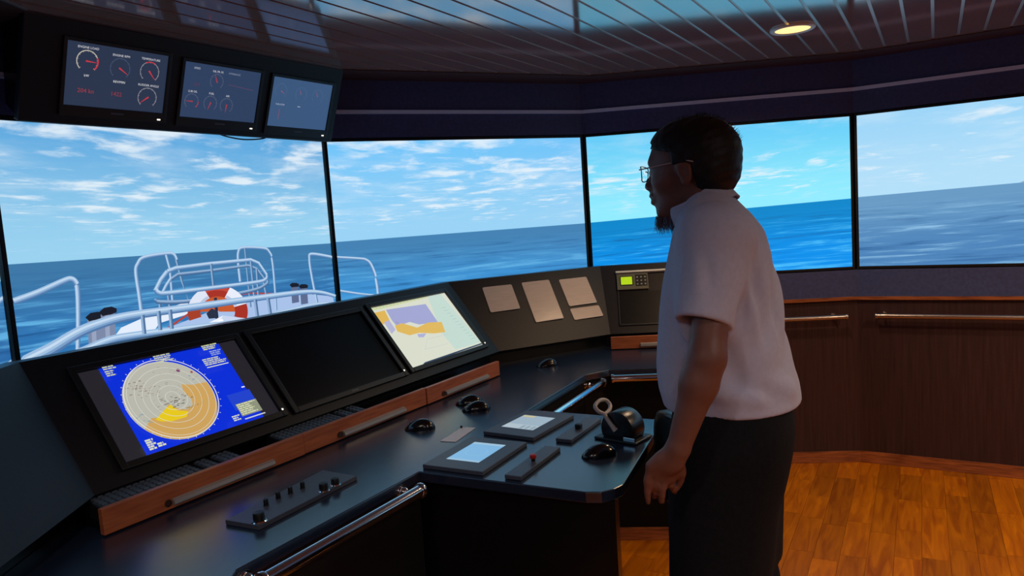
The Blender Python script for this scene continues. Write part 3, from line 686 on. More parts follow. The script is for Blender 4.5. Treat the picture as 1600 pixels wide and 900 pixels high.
def qp(pts, col): p.poly([(min(max(a, .001), W_-.001), min(max(b, .001), H_-.001)) for a, b in (q(*t) for t in pts)], col)
qp([(668, 463), (688, 459), (753, 534), (712, 546), (690, 520)], 'c3d9cf'); qp([(578, 480), (668, 461), (668, 465), (582, 486)], 'cfd7a8')
qp([(603, 484), (665, 475), (684, 503), (655, 507), (640, 503), (620, 510), (612, 500)], 'a2a6d2')
qp([(584, 489), (601, 485), (610, 503), (594, 508)], 'e0b558'); qp([(600, 504), (608, 500), (618, 515), (612, 522)], 'b4b4d4')
qp([(617, 509), (628, 505), (652, 512), (668, 504), (690, 503), (696, 519), (678, 521), (655, 520), (640, 524), (621, 518)], 'dfb75c'); qp([(652, 522), (666, 521), (662, 527), (654, 527)], 'aeb0d6')
qp([(664, 566), (752, 536), (759, 536), (662, 574)], '31405a'); p.line([q(664, 546), q(668, 530), q(700, 522)], .001, 'b8bccb'); p.line([q(664, 546), q(700, 537)], .001, 'b8bccb')
for k in range(14): x_ = 590+k*5.4; a = q(x_, 486-k*1.15); p.rect(a[0], H_-.008, a[0]+.008, H_-.005, 'b9bc90')
for k in range(12): a = q(690+k*4.2, 482+k*4.4); p.rect(a[0], a[1], a[0]+.03, a[1]+.003, 'aac8bc')
p.line([q(618, 503), q(623, 506)], .0018, 'a05050')
finish(T, p)

# ------------------------------------------------------------------ keyboards in the drawers
def keyboard(u0, lab, dy=.022, wid=.43):
    fr = azf(DF.at(u0, dy, .0125), 58); T = thing('keyboard', lab, 'keyboard', fr.M, 'keyboards in the drawers')
    bm = NB(); hexa(bm, [(0, 0, 0), (wid, 0, 0), (wid, .125, 0), (0, .125, 0)], [(.003, .003, .024), (wid-.003, .003, .024), (wid-.003, .122, .038), (.003, .122, .038)]); local('case', bm, mat('dark keyboard plastic', '1a1c22', .45), T)
    bm = NB()
    for r in range(6):
        x = .008
        while x < wid-.02:
            w2 = .0162 if not (r == 0 and .11 < x < .2) else .095
            if not (abs(x-.29*wid/.43) < .006 or abs(x-.35*wid/.43) < .006):
                y = .012+r*.0182; z = .0245+y*.112
                hexa(bm, [(x, y, z), (x+w2, y, z), (x+w2, y+.0155, z+.002), (x, y+.0155, z+.002)], [(x+.002, y+.002, z+.008), (x+w2-.002, y+.002, z+.008), (x+w2-.002, y+.0135, z+.010), (x+.002, y+.0135, z+.010)])
            x += w2+.0026
    k = local('keys', bm, mat('grey keycaps', '4a5563', .4), T); k['kind'] = 'stuff'
keyboard(DF.uv(185, 785)[0]-.01, 'black keyboard in the drawer under the radar monitor'); keyboard(DF.uv(462, 678)[0], 'black keyboard in the drawer under the dark middle monitor', wid=.40)

# ------------------------------------------------------------------ things on the desk
def rig(px, py, z, deg): o = onz(px, py, z); return azf((o.x, o.y, z), deg)
DZ = ZD+.0005
# knob panel
kp = [onz(*a, ZD) for a in ((353, 820), (405, 829), (558, 750), (505, 741))]
dirk = ((kp[2]-kp[1])+(kp[3]-kp[0])).normalized(); angk = math.degrees(math.atan2(dirk.y, dirk.x)); print('knob dir', angk, (kp[2]-kp[1]).length, (kp[0]-kp[1]).length)
KF = azf((kp[0].x, kp[0].y, DZ), angk); KL = ((kp[2]-kp[1]).length+(kp[3]-kp[0]).length)/2; 
Ki = KF.M.inverted(); loc = [Ki @ Vector((p_.x, p_.y, DZ)) for p_ in kp]
T = thing('knob_panel', 'low sloped dark plate with seven knobs on the desk before the left drawer', 'control panel', KF.M)
bm = NB(); prism(bm, [(v.x, v.y) for v in loc][::-1], 0, .012, .001); local('plate', bm, plate_m, T)
for n_, (px, py, r, h) in enumerate(((405, 814, .0145, .02), (416, 790, .0065, .016), (435, 779, .0065, .016), (454, 771, .0065, .016), (473, 763, .0065, .016), (506, 766, .0125, .018), (524, 757, .0115, .016))):
    v = Ki @ onz(px, py, DZ+.012); bm = NB(); cyl(bm, (v.x, v.y, .0145), (v.x, v.y, .0145+h), r, r*.92, n=20, bev=.0015)
    kb = local('knob', bm, black_matte, T, smooth=35)
    bm = NB(); rr = r*1.35 if r > .01 else r*1.15; cyl(bm, (v.x, v.y, .012), (v.x, v.y, .0145), rr, rr*.9, n=24); local('knob_ring', bm, chrome if r > .01 else black_matte, kb, smooth=35)
# touch panels on the peninsula
def touch(quad, scr, lab, pcol, extra):
    P_ = [onz(*a, ZD+.012) for a in quad]; O = P_[0]; d = (P_[3]-P_[0]).normalized(); fr = azf((O.x, O.y, DZ), math.degrees(math.atan2(d.y, d.x))); I = fr.M.inverted()
    L4 = [I @ a for a in P_]; x1 = (L4[2].x+L4[3].x)/2; y1 = (L4[1].y+L4[2].y)/2; print(lab, x1, y1)
    T = thing('touch_panel', lab, 'touch screen', fr.M, 'touch panels on the peninsula'); bm = NB(); box(bm, 0, x1, min(0, y1), max(0, y1), 0, .012, .0018); local('case', bm, plate_m, T)
    S_ = [I @ onz(*a, ZD+.0125) for a in scr]; a0 = (S_[0].x+S_[1].x)/2; a1 = (S_[2].x+S_[3].x)/2; b0 = (S_[1].y+S_[2].y)/2; b1 = (S_[0].y+S_[3].y)/2
    p = Pic(.00006); p.rect(a0, min(b0, b1), a1, max(b0, b1), pcol); extra(p, a0, a1, min(b0, b1), max(b0, b1))
    p.v = [(v[0], v[2], .0121-v[1]) for v in p.v]; put('screen', p.mesh('screen', .9), T)
def ex1(p, a0, a1, b0, b1):
    p.rect(a0, b0, a0+(a1-a0)*.08, b1, '9cc0d8'); p.rect(a0+(a1-a0)*.9, b0, a1, b1, 'a2c4da')
    p.ring((a0+a1)/2, (b0+b1)/2, (b1-b0)*.3, .0012, '9cc4e4')
def ex2(p, a0, a1, b0, b1):
    p.rect(a0, b0, a0+(a1-a0)*.3, b1, 'b4c4cc'); p.rect(a0+(a1-a0)*.86, b0+(b1-b0)*.6, a1-.004, b1-.004, 'cfc08c')
    for k in range(3): p.rect(a0+.004, b0+.006+k*.02, a0+(a1-a0)*.25, b0+.018+k*.02, '8ea3ae')
touch([(660, 726), (757, 736), (824, 690), (735, 683)], [(696, 717), (749, 723), (790, 695), (742, 691)], 'touch panel lit sky blue, the nearer of two on the peninsula', '7fb6e0', ex1)
touch([(755, 674), (845, 681), (894, 647), (820, 642)], [(784, 667), (835, 672), (866, 653), (818, 648)], 'touch panel lit pale grey blue, the farther of two on the peninsula', '9fb4c2', ex2)
# narrow plates with a button each
def narrow(quad, lab):
    P_ = [onz(*a, ZD+.012) for a in quad]; d = (P_[2]-P_[1]+P_[3]-P_[0]).normalized(); fr = azf((P_[0].x, P_[0].y, DZ), math.degrees(math.atan2(d.y, d.x))); I = fr.M.inverted()
    L4 = [I @ a for a in P_]; x1 = (L4[2].x+L4[3].x)/2; y1 = (L4[1].y+L4[2].y)/2
    T = thing('switch_plate', lab, 'control panel', fr.M, 'switch plates on the peninsula'); bm = NB(); box(bm, 0, x1, min(0, y1), 0, 0, .012, .002); local('plate', bm, plate_m, T); return T, I
T, I = narrow([(788, 742), (812, 746), (876, 699), (851, 696)], 'narrow dark plate with a red push button beside the nearer touch panel')
v = I @ onz(833, 716, ZD+.02); bm = NB(); cyl(bm, (v.x, v.y, .012), (v.x, v.y, .02), .006, n=16); bt = local('button_stem', bm, black_matte, T, 40)
bm = NB(); cyl(bm, (v.x, v.y, .02), (v.x, v.y, .031), .010, .009, n=20, bev=.002); local('red_button', bm, red_p, T, 40, label='round red push button')
T, I = narrow([(868, 685), (890, 689), (940, 654), (915, 652)], 'narrow dark plate with a black square switch beside the farther touch panel')
v = I @ onz(904, 666, ZD+.02); bm = NB(); box(bm, v.x-.010, v.x+.010, v.y-.010, v.y+.010, .012, .028, .003); local('switch', bm, black_matte, T)
# pale label with a small screw
P_ = [onz(*a, ZD) for a in ((688, 690), (712, 691), (743, 669), (722, 668))]; bm = NB(); prism(bm, [(a.x, a.y) for a in P_], DZ, DZ+.0012)
o = put('desk_label', mesh(bm, 'desk_label', label_m)); tag(o, 'small pale rectangular label stuck on the desk between mice and touch panels', 'label')
v = onz(721, 669, ZD); bm = NB(); cyl(bm, (v.x, v.y, DZ), (v.x, v.y, DZ+.008), .004, n=10); o = put('desk_screw', mesh(bm, 'desk_screw', black_matte)); tag(o, 'tiny black screw head beside the pale desk label', 'screw')
# mice
MM = {}
def mouse(px, py, deg, lab, far_=False, s=1.0):
    fr = rig(px, py, DZ, deg); T = thing('computer_mouse', lab, 'mouse', fr.M, 'computer mice on the desk')
    if not MM:
        bm = NB(); nu, nv = 20, 12; rows_ = []
        def surf(u, v, dz=0):
            x = .055*math.cos(u)*(1 if math.cos(u) > 0 else .95); y = .031*math.sin(u)*(1-.10*math.exp(-((x)/.02)**2)); r = math.cos(v)
            xa = x*r/.055; hgt = .035*(1-.22*xa-.18*xa*xa); return Vector((x*r, y*r, max(0, hgt*math.sin(v))+dz))
        for j in range(nv+1):
            v_ = j/nv*math.pi/2; r_ = []
            for i in range(nu): r_.append(bm.verts.new(surf(i*2*math.pi/nu, v_)))
            rows_.append(r_)
        for A, B in zip(rows_, rows_[1:]):
            for i in range(nu): bm.faces.new((A[i], A[(i+1) % nu], B[(i+1) % nu], B[i]))
        bm.faces.new(rows_[0][::-1]); bmesh.ops.remove_doubles(bm, verts=bm.verts, dist=1e-5); bmesh.ops.recalc_face_normals(bm, faces=bm.faces)
        MM['shell'] = mesh(bm, 'mouse shell', mat('glossy black plastic', '0a0b0e', .18, spec=.6), 50)
        bm = NB(); cyl(bm, (.030, -.003, .0195), (.030, .003, .0195), .0062, n=16); MM['wheel'] = mesh(bm, 'wheel', mat('grey rubber', '3a3d44', .4), 40)
        bm = NB(); tube(bm, [(x_, 0, .035*(1-.22*x_/.055-.18*(x_/.055)**2)*math.sqrt(1-(x_/.055)**2)) for x_ in (.004, .012, .02, .028, .036, .044, .05)], .0006, 6); MM['seam'] = mesh(bm, 'button seam', mat('silver trim', '8e929c', .25, metal=.8))
    for n_ in ('shell', 'wheel', 'seam'): put({'shell': 'shell', 'wheel': 'scroll_wheel', 'seam': 'button_seam'}[n_], MM[n_], T)
mouse(657, 670, 178, 'black computer mouse lying alone left of the pale desk label')
mouse(734, 631, 185, 'black computer mouse, the farther of two side by side near the right drawer')
mouse(745, 641, 185, 'black computer mouse, the nearer of two side by side near the right drawer')
mouse(937, 712, 190, 'black computer mouse on the peninsula in front of the throttle lever')
mouse(856, 572, 200, 'black computer mouse far back on the desk below the notices')
# throttle
tf = rig(974, 684, DZ, 50)      # local x = drum axis
T = thing('throttle_control', 'black half-round engine throttle with pale loop handle on the peninsula', 'throttle', tf.M)
bm = NB(); box(bm, -.052, .052, -.075, .075, 0, .008, .003); local('base_plate', bm, black_matte, T)
bm = NB(); pr_ = [(-.046, .006)]+[(math.cos(a)*-.057, .034+math.sin(a)*.057) for a in [math.pi*(-.13+1.26*k/24) for k in range(25)]]+[(.046, .006)]; prof(bm, pr_, -.036, .036, .002); local('drum', bm, mat('satin black drum', '101216', .3, spec=.6), T, 30)
bm = NB(); box(bm, -.05, -.044, -.07, -.03, .008, .020, .001); local('scale_strip', bm, chrome, T)
hl = mat('pale satin plastic', 'b9b0ae', .35)
bm = NB(); tube(bm, [(-.041, .0, .034), (-.043, .018, .056), (-.044, .040, .086)], .007, 10, rad=[.009, .007, .006]); LV = local('lever', bm, hl, T, 50)
bm = NB(); tube(bm, smoothline([(-.044, .036, .082), (-.052, .054, .092), (-.048, .066, .106), (-.022, .066, .116), (.004, .060, .112), (.006, .046, .098), (-.016, .036, .088), (-.044, .036, .082)], 5), .0062, 8); local('loop_handle', bm, hl, T, 50)

# ------------------------------------------------------------------ notices on the dark brown slope
NF = Fr(Pb[2], (Pb[3]-Pb[2]), (Pt[2]-Pb[2]).cross(Pb[3]-Pb[2]), (Pb[3]-Pb[2]).cross((Pt[2]-Pb[2]).cross(Pb[3]-Pb[2])))
if NF.y.y < 0: NF = Fr(NF.o, NF.x, -NF.y, NF.z)
if NF.z.z < 0: NF = Fr(NF.o, NF.x, NF.y, -NF.z)
def rounded(x0, x1, z0, z1, r=.008, n=5):
    out = []
    for cx_, cz_, a0 in ((x1-r, z1-r, 0), (x0+r, z1-r, 90), (x0+r, z0+r, 180), (x1-r, z0+r, 270)):
        out += [(cx_+r*math.cos(R(a0+90*k/n)), cz_+r*math.sin(R(a0+90*k/n))) for k in range(n+1)]
    return out
inkm = mat('faded grey print', '8d7c76', .4)
for quad, lab, nl in (([(753, 449), (799, 445), (813, 484), (766, 488)], 'short printed notice, leftmost on the dark slope', 8), ([(816, 441), (857, 438), (881, 498), (835, 505)], 'tall printed notice, middle of the dark slope', 13), ([(873, 437), (916, 433), (932, 473), (889, 480)], 'printed notice at the upper right of the dark slope', 8), ([(891, 483), (934, 477), (943, 493), (897, 502)], 'small printed card under the right-hand notice', 2)):
    us = [NF.uv(*a) for a in quad]; u0 = min((us[0][0]+us[3][0])/2, us[0][0]+.01); u1 = (us[1][0]+us[2][0])/2; v1 = (us[0][1]+us[1][1])/2; v0 = (us[2][1]+us[3][1])/2; u0 = (us[0][0]+us[3][0])/2; print(lab, u1-u0, v1-v0)
    M = NF.M @ Matrix.Translation((u0, 0, v0)); T = thing('paper_notice', lab, 'notice', M, 'notices on the console slope'); Wn, Hn = u1-u0, v1-v0
    bm = NB(); t = bmesh.new(); f = t.faces.new([t.verts.new((x, -.0008, z)) for x, z in rounded(0, Wn, 0, Hn)]); g = bmesh.ops.extrude_face_region(t, geom=[f])
    for e in g['geom']:
        if isinstance(e, bmesh.types.BMVert): e.co.y = -.0022
    # let the lower edge lift a little
    for e in t.verts: e.co.y -= .006*max(0, 1-e.co.z/.02)*(.5+.5*e.co.x/Wn)
    bmesh.ops.recalc_face_normals(t, faces=t.faces); merge(bm, t); local('sheet', bm, paper_m, T)
    bm = NB()
    for k in range(nl):
        z = Hn-.016-k*(Hn-.045)/max(nl, 1)-.002*(k % 3 == 0); x = .012
        while x < Wn*(.9 if k % 3 else .6):
            l = random.uniform(.008, .026); box(bm, x, min(x+l, Wn-.01), -.00245, -.00222, z, z+.0022); x += l+.003
    local('printed_lines', bm, inkm, T)
# rack unit with green display on the section behind the man
RF = Fr(Pb[3], (Pb[4]-Pb[3]), Vector((0, 1, 0)), Vector((0, 0, 1))); nR = (Pt[3]-Pb[3]); n2 = (Pb[4]-Pb[3]).normalized(); yy = nR.cross(n2).normalized(); yy = yy if yy.y > 0 else -yy
RF = Fr(Pb[3], n2, yy, n2.cross(yy))
a = [RF.uv(*t) for t in ((963, 430), (1012, 428), (1013, 452), (965, 455))]; u0, u1 = (a[0][0]+a[3][0])/2, (a[1][0]+a[2][0])/2; v1, v0 = (a[0][1]+a[1][1])/2, (a[2][1]+a[3][1])/2; print('rack', u0, u1, v0, v1)
M = RF.M @ Matrix.Translation((u0, 0, v0)); W_, H_ = u1-u0, v1-v0
T = thing('navigation_unit', 'small grey control unit with a glowing yellow green display beside the man', 'control unit', M)
bm = NB(); box(bm, 0, W_, -.012, -.0006, 0, H_, .002); local('case', bm, mat('olive grey metal', '6c6a58', .4), T)
bm = NB(); box(bm, W_*.1, W_*.52, -.0135, -.0118, H_*.25, H_*.82); local('display_frame', bm, black_matte, T)
bm = NB(); box(bm, W_*.13, W_*.49, -.0142, -.0134, H_*.3, H_*.78); local('display', bm, mat('green display', '202010', .4, emit='b9dc18', es=.9), T)
bm = NB(); box(bm, W_*.6, W_*.97, -.0135, -.0118, H_*.18, H_*.9); kp_ = local('keypad', bm, black_matte, T)
for i in range(3):
    for j in range(3):
        bm = NB(); x_ = W_*(.66+.125*i); z_ = H_*(.3+.22*j); box(bm, x_-.004, x_+.004, -.0145, -.0134, z_-.0035, z_+.0035); b_ = local('key', bm, mat('pale keys', 'a8a8a0', .4), kp_)
a = RF.uv(962, 429); b = RF.uv(1040, 425); bm = NB(); box(bm, a[0], a[0]+.5, -.016, -.0006, a[1], a[1]+.012, .002)
o = part('white_strip', bm, mat('white edge strip', 'e2ded4', .4), CON, RF, label='white edge strip over the small control unit')
bm = NB(); bx0, bx1 = u0+.0, u0+.50
for q in ((bx0, bx0+.008, .045, v0-.004), (bx0, bx1, .045, .053), (bx1-.008, bx1, .045, v0-.004)): box(bm, q[0], q[1], -.006, -.0004, q[2], q[3])
part('hatch_frame', bm, mat('dark frame', '26282c', .4), CON, RF)
bm = NB(); box(bm, bx0+.01, bx1-.01, -.003, -.0004, .055, v0-.008); part('hatch', bm, black, CON, RF)

# ------------------------------------------------------------------ chrome handrails
def handrail(fr, x0, x1, zc, stand, posts, lab, r=.017, group='steel handrails', mt=chrome):
    """fr: frame on the face, x along, y into it"""
    T = thing('handrail', lab, 'handrail', fr.M, group)
    bm = NB(); cyl(bm, (x0, -stand, zc), (x1, -stand, zc), r, n=24); local('rail', bm, mt, T, 40)
    for x in (x0, x1):
        s = -1 if x == x0 else 1; bm = NB(); cyl(bm, (x-.004*s, -stand, zc), (x+.008*s, -stand, zc), r*1.25, n=24, bev=.002); local('end_cap', bm, mt, T, 40)
    for x in posts:
        bm = NB(); cyl(bm, (x, 0, zc), (x, -stand, zc), r*.45, n=14); cyl(bm, (x, -.001, zc), (x, -.007, zc), r*1.25, r*1.1, n=20); ball(bm, (x, -.014, zc), r*.85, n=12); b = local('bracket', bm, mt, T, 40)
# rail along the near desk edge (face of front board)
fo = pr(front1, .006); ff = azf((fo[2].x, fo[2].y, 0), math.degrees(math.atan2((F2-F1).y, (F2-F1).x)))
zr = .735; so = .05; ue = ff.uv(658, 766, -so); print('rail end', ue); 
L1 = (fo[2]-fo[1]).length
handrail(ff, -L1+.03, ue[0]-.005, ue[1], so, (-L1+.02, ue[0]-.03), 'polished steel handrail along the near edge of the desk', r=.0175)
f2 = pr(front2, .012); f2f = azf((f2[0].x, f2[0].y, 0), math.degrees(math.atan2((f2[1]-f2[0]).y, (f2[1]-f2[0]).x)))
so = .062; a = f2f.uv(858, 641, -so); b = f2f.uv(942, 598, -so); print('rail2', a, b)
handrail(f2f, a[0], b[0], b[1], so, (a[0]+.03, b[0]-.05), 'short steel handrail in the recess behind the peninsula, reflecting blue', r=.0165)
f3f = azf((f2[2].x, f2[2].y, 0), -7.4); so = .045; a = f3f.uv(958, 592, -so); print('rail3', a)
handrail(f3f, max(a[0], .0), .56, a[1], so, (max(a[0], 0)+.02, .53), 'steel handrail under the far desk edge, running behind the man', r=.0165)
# wall handrails
for i, pa, pb_, lab in ((4, (1226, 500), (1322, 495), 'steel wall handrail just right of the man, under the turquoise display'), (5, (1370, 493), (1600, 497), 'steel wall handrail under the pale display at the right edge')):
    a_, b_ = RP[i], RP[i+1]; d = b_-a_; wf = azf((a_.x, a_.y, 0), math.degrees(math.atan2(d.y, d.x)))
    u, v = wf.uv(*pa, -.06); u2, v2 = wf.uv(*pb_, -.06); zc = (v+v2)/2; print('wallrail', u, u2, v, v2)
    if i == 4: handrail(wf, u2-.72, u2, v2, .06, (u2-.7, u2-.05), lab, r=.013, mt=mat('satin steel', 'b4a8a2', .28, metal=1))
    else: handrail(wf, u, d.length-.08, zc, .06, (u+.03, d.length-.11), lab, r=.013, mt=mat('satin steel', 'b4a8a2', .28, metal=1))

# ------------------------------------------------------------------ the man
def nets(d, o, h):
    """surface nets of a distance grid"""
    s = d < 0; nx, ny, nz = d.shape
    cs = [s[i:nx-1+i, j:ny-1+j, k:nz-1+k] for i in (0, 1) for j in (0, 1) for k in (0, 1)]
    tot = sum(c.astype(np.int8) for c in cs); act = np.argwhere((tot > 0) & (tot < 8)); idx = -np.ones((nx-1, ny-1, nz-1), np.int32)
    idx[act[:, 0], act[:, 1], act[:, 2]] = np.arange(len(act))
    cor = [(i, j, k) for i in (0, 1) for j in (0, 1) for k in (0, 1)]; val = np.stack([d[act[:, 0]+i, act[:, 1]+j, act[:, 2]+k] for i, j, k in cor], 1)
    pos = np.zeros((len(act), 3)); n = np.zeros(len(act))
    for a in range(8):
        for b in range(a+1, 8):
            if sum(abs(p-q) for p, q in zip(cor[a], cor[b])) != 1: continue
            A, B = val[:, a], val[:, b]; mk = (A < 0) != (B < 0); t = np.where(mk, A/np.where(mk, A-B, 1), 0)
            for c in range(3): pos[:, c] += np.where(mk, cor[a][c]+(cor[b][c]-cor[a][c])*t, 0)
            n += mk
    V = (act+pos/n[:, None])*h+np.array(o); F = []
    for ax in range(3):
        sl0 = [slice(None)]*3; sl1 = [slice(None)]*3; sl0[ax] = slice(0, -1); sl1[ax] = slice(1, None)
        cr = s[tuple(sl0)] != s[tuple(sl1)]; e = np.argwhere(cr); b, c = [(1, 2), (2, 0), (0, 1)][ax]
        ok = (e[:, b] > 0) & (e[:, c] > 0) & (e[:, b] < d.shape[b]-1) & (e[:, c] < d.shape[c]-1); e = e[ok]
        ins = s[e[:, 0], e[:, 1], e[:, 2]]; q = []
        for db, dc in ((-1, -1), (0, -1), (0, 0), (-1, 0)):
            f = e.copy(); f[:, b] += db; f[:, c] += dc; q.append(idx[f[:, 0], f[:, 1], f[:, 2]])
        q = np.stack(q, 1); q[~ins] = q[~ins][:, ::-1]; F.append(q)
    return V, np.concatenate(F)
class Field:
    def __init__(s, lo, hi, h):
        s.lo = np.array(lo, float); s.h = h; s.n = np.ceil((np.array(hi)-s.lo)/h).astype(int)+1
        s.d = np.full(s.n, .08, np.float32); s.ax = [s.lo[i]+np.arange(s.n[i])*h for i in range(3)]
    def sl(s, lo, hi):
        a = np.clip(np.floor((np.array(lo)-s.lo)/s.h).astype(int), 0, s.n-1); b = np.clip(np.ceil((np.array(hi)-s.lo)/s.h).astype(int)+1, 1, s.n)
        S = tuple(slice(a[i], max(b[i], a[i]+1)) for i in range(3)); g = np.meshgrid(*[s.ax[i][S[i]] for i in range(3)], indexing='ij', sparse=False)
        return S, [x.astype(np.float32) for x in g]
    def put(s, fn, lo, hi, k=.02, op='add'):
        p = .04+k; S, g = s.sl(np.array(lo)-p, np.array(hi)+p); v = fn(*g); D = s.d[S]
        if op == 'sub': v = -v; hh = np.maximum(k-np.abs(D-v), 0)/k; s.d[S] = np.maximum(D, v)+hh*hh*k/4
        else: hh = np.maximum(k-np.abs(D-v), 0)/k; s.d[S] = np.minimum(D, v)-hh*hh*k/4
    def cone(s, a, b, ra, rb, k=.02, op='add'):
        a = np.array(a, float); b = np.array(b, float); ab = b-a; L = ab @ ab
        def fn(X, Y, Z):
            t = np.clip(((X-a[0])*ab[0]+(Y-a[1])*ab[1]+(Z-a[2])*ab[2])/L, 0, 1)
            return np.sqrt((X-a[0]-t*ab[0])**2+(Y-a[1]-t*ab[1])**2+(Z-a[2]-t*ab[2])**2)-(ra+(rb-ra)*t)
        r = max(ra, rb); s.put(fn, np.minimum(a, b)-r, np.maximum(a, b)+r, k, op)
    def ell(s, c, r, M, k=.02, op='add'):
        """ellipsoid with centre c and radii r along the rows of M"""
        c = np.array(c, float); r = np.array(r, float); M = np.array(M, float); m = r.max()
        def fn(X, Y, Z):
            q = [(X-c[0])*M[i][0]+(Y-c[1])*M[i][1]+(Z-c[2])*M[i][2] for i in range(3)]
            k0 = np.sqrt(sum((q[i]/r[i])**2 for i in range(3))); k1 = np.sqrt(sum((q[i]/r[i]**2)**2 for i in range(3)))+1e-9
            return k0*(k0-1)/k1
        s.put(fn, c-m, c+m, k, op)
    def warp(s, a, b, r, amp):
        a = np.array(a, float); b = np.array(b, float); ab = b-a; L = ab @ ab
        S, (X, Y, Z) = s.sl(np.minimum(a, b)-3*r, np.maximum(a, b)+3*r); t = ((X-a[0])*ab[0]+(Y-a[1])*ab[1]+(Z-a[2])*ab[2])/L; tc = np.clip(t, 0, 1)
        q = (X-a[0]-tc*ab[0])**2+(Y-a[1]-tc*ab[1])**2+(Z-a[2]-tc*ab[2])**2; s.d[S] += (amp*np.exp(-q/(r*r))*np.sin(np.pi*np.clip(tc*.8+.1, 0, 1))).astype(np.float32)
    def mesh(s, name, mt, parent, smooth_it=2):
        V, F = nets(s.d, s.lo, s.h); me = bpy.data.meshes.new(name); me.from_pydata((V-np.array(parent_loc)).tolist(), [], F.tolist()); me.materials.append(mt)
        if smooth_it:
            bm = bmesh.new(); bm.from_mesh(me); 
            for _ in range(smooth_it): bmesh.ops.smooth_vert(bm, verts=bm.verts, factor=.5, use_axis_x=True, use_axis_y=True, use_axis_z=True)
            bm.to_mesh(me); bm.free()
        me.polygons.foreach_set('use_smooth', [True]*len(me.polygons)); o = put(name, me, parent); WM[o.name] = WM[parent.name].copy(); return o
HB = R(158); bf = np.array([math.cos(HB), math.sin(HB), 0]); bl = np.array([-math.sin(HB), math.cos(HB), 0])   # forward, left (towards the camera)
BO = np.array([.535, 1.70, 0.]); parent_loc = BO
def P(px, py, s):
    r = np.array(ray(px, py)); e = np.array(EYE); c = BO+bl*s; return e+r*(((c-e) @ bl)/(r @ bl))
MAN = thing('person', 'man in glasses and pale short-sleeved shirt standing in profile at the console', 'person', Matrix.Translation(BO))
Mb = [bf, bl, [0, 0, 1]]
# torso sections: height, front and back reach, half width
LV_ = []
for py, xf, xb, b in ((296, 1084, 1128, .062), (312, 1072, 1150, .10), (335, 1061, 1171, .155), (365, 1053, 1193, .190), (400, 1047, 1207, .203), (440, 1040, 1216, .205), (480, 1034, 1222, .200), (520, 1031, 1228, .195), (560, 1031, 1237, .193), (595, 1033, 1246, .192), (625, 1040, 1251, .190), (650, 1050, 1249, .186)):
    a0, a1 = P(xf, py, 0), P(xb, py, 0); LV_.append((((a0+a1)/2)[2], (a0-BO) @ bf, (a1-BO) @ bf, b))
LV_ = LV_[::-1]; lz, lf, lb, lw = [np.array(v) for v in zip(*LV_)]
print('levels', np.round(LV_, 3).tolist())
def torso(inset, zlo, zhi, folds=0.0):
    def fn(X, Y, Z):
        F_ = (X-BO[0])*bf[0]+(Y-BO[1])*bf[1]; S_ = (X-BO[0])*bl[0]+(Y-BO[1])*bl[1]
        f0 = np.interp(Z, lz, lf)-inset; f1 = np.interp(Z, lz, lb)+inset; b = np.maximum(np.interp(Z, lz, lw)-inset, .03)
        c = (f0+f1)/2; a = np.maximum((f0-f1)/2, .025); q = (np.abs((F_-c)/a)**2.3+np.abs(S_/b)**2.3)**(1/2.3)
        d = (q-1)*np.minimum(a, b)*.8
        if folds:
            zt = lz[-1]
            w1 = np.sin(58*(F_+.55*Z)+3*np.sin(9*S_)+1.3*np.sin(11*Z)); m1 = np.exp(-((F_+.07)/.09)**2-((Z-1.28)/.16)**2)
            w2 = np.sin(44*(F_-.35*Z)+2*np.sin(7*Z+4*S_)); m2 = np.exp(-((Z-1.06)/.09)**2)
            w3 = np.sin(30*Z+14*F_+5*S_); d = d+folds*(.75*w1*m1+.6*w2*m2+.25*w3)
        return np.maximum(d, np.maximum(zlo-Z, Z-zhi))
    return fn
hem = P(1150, 641, .1)[2]; top = lz[-1]; print('hem', hem, 'top', top)
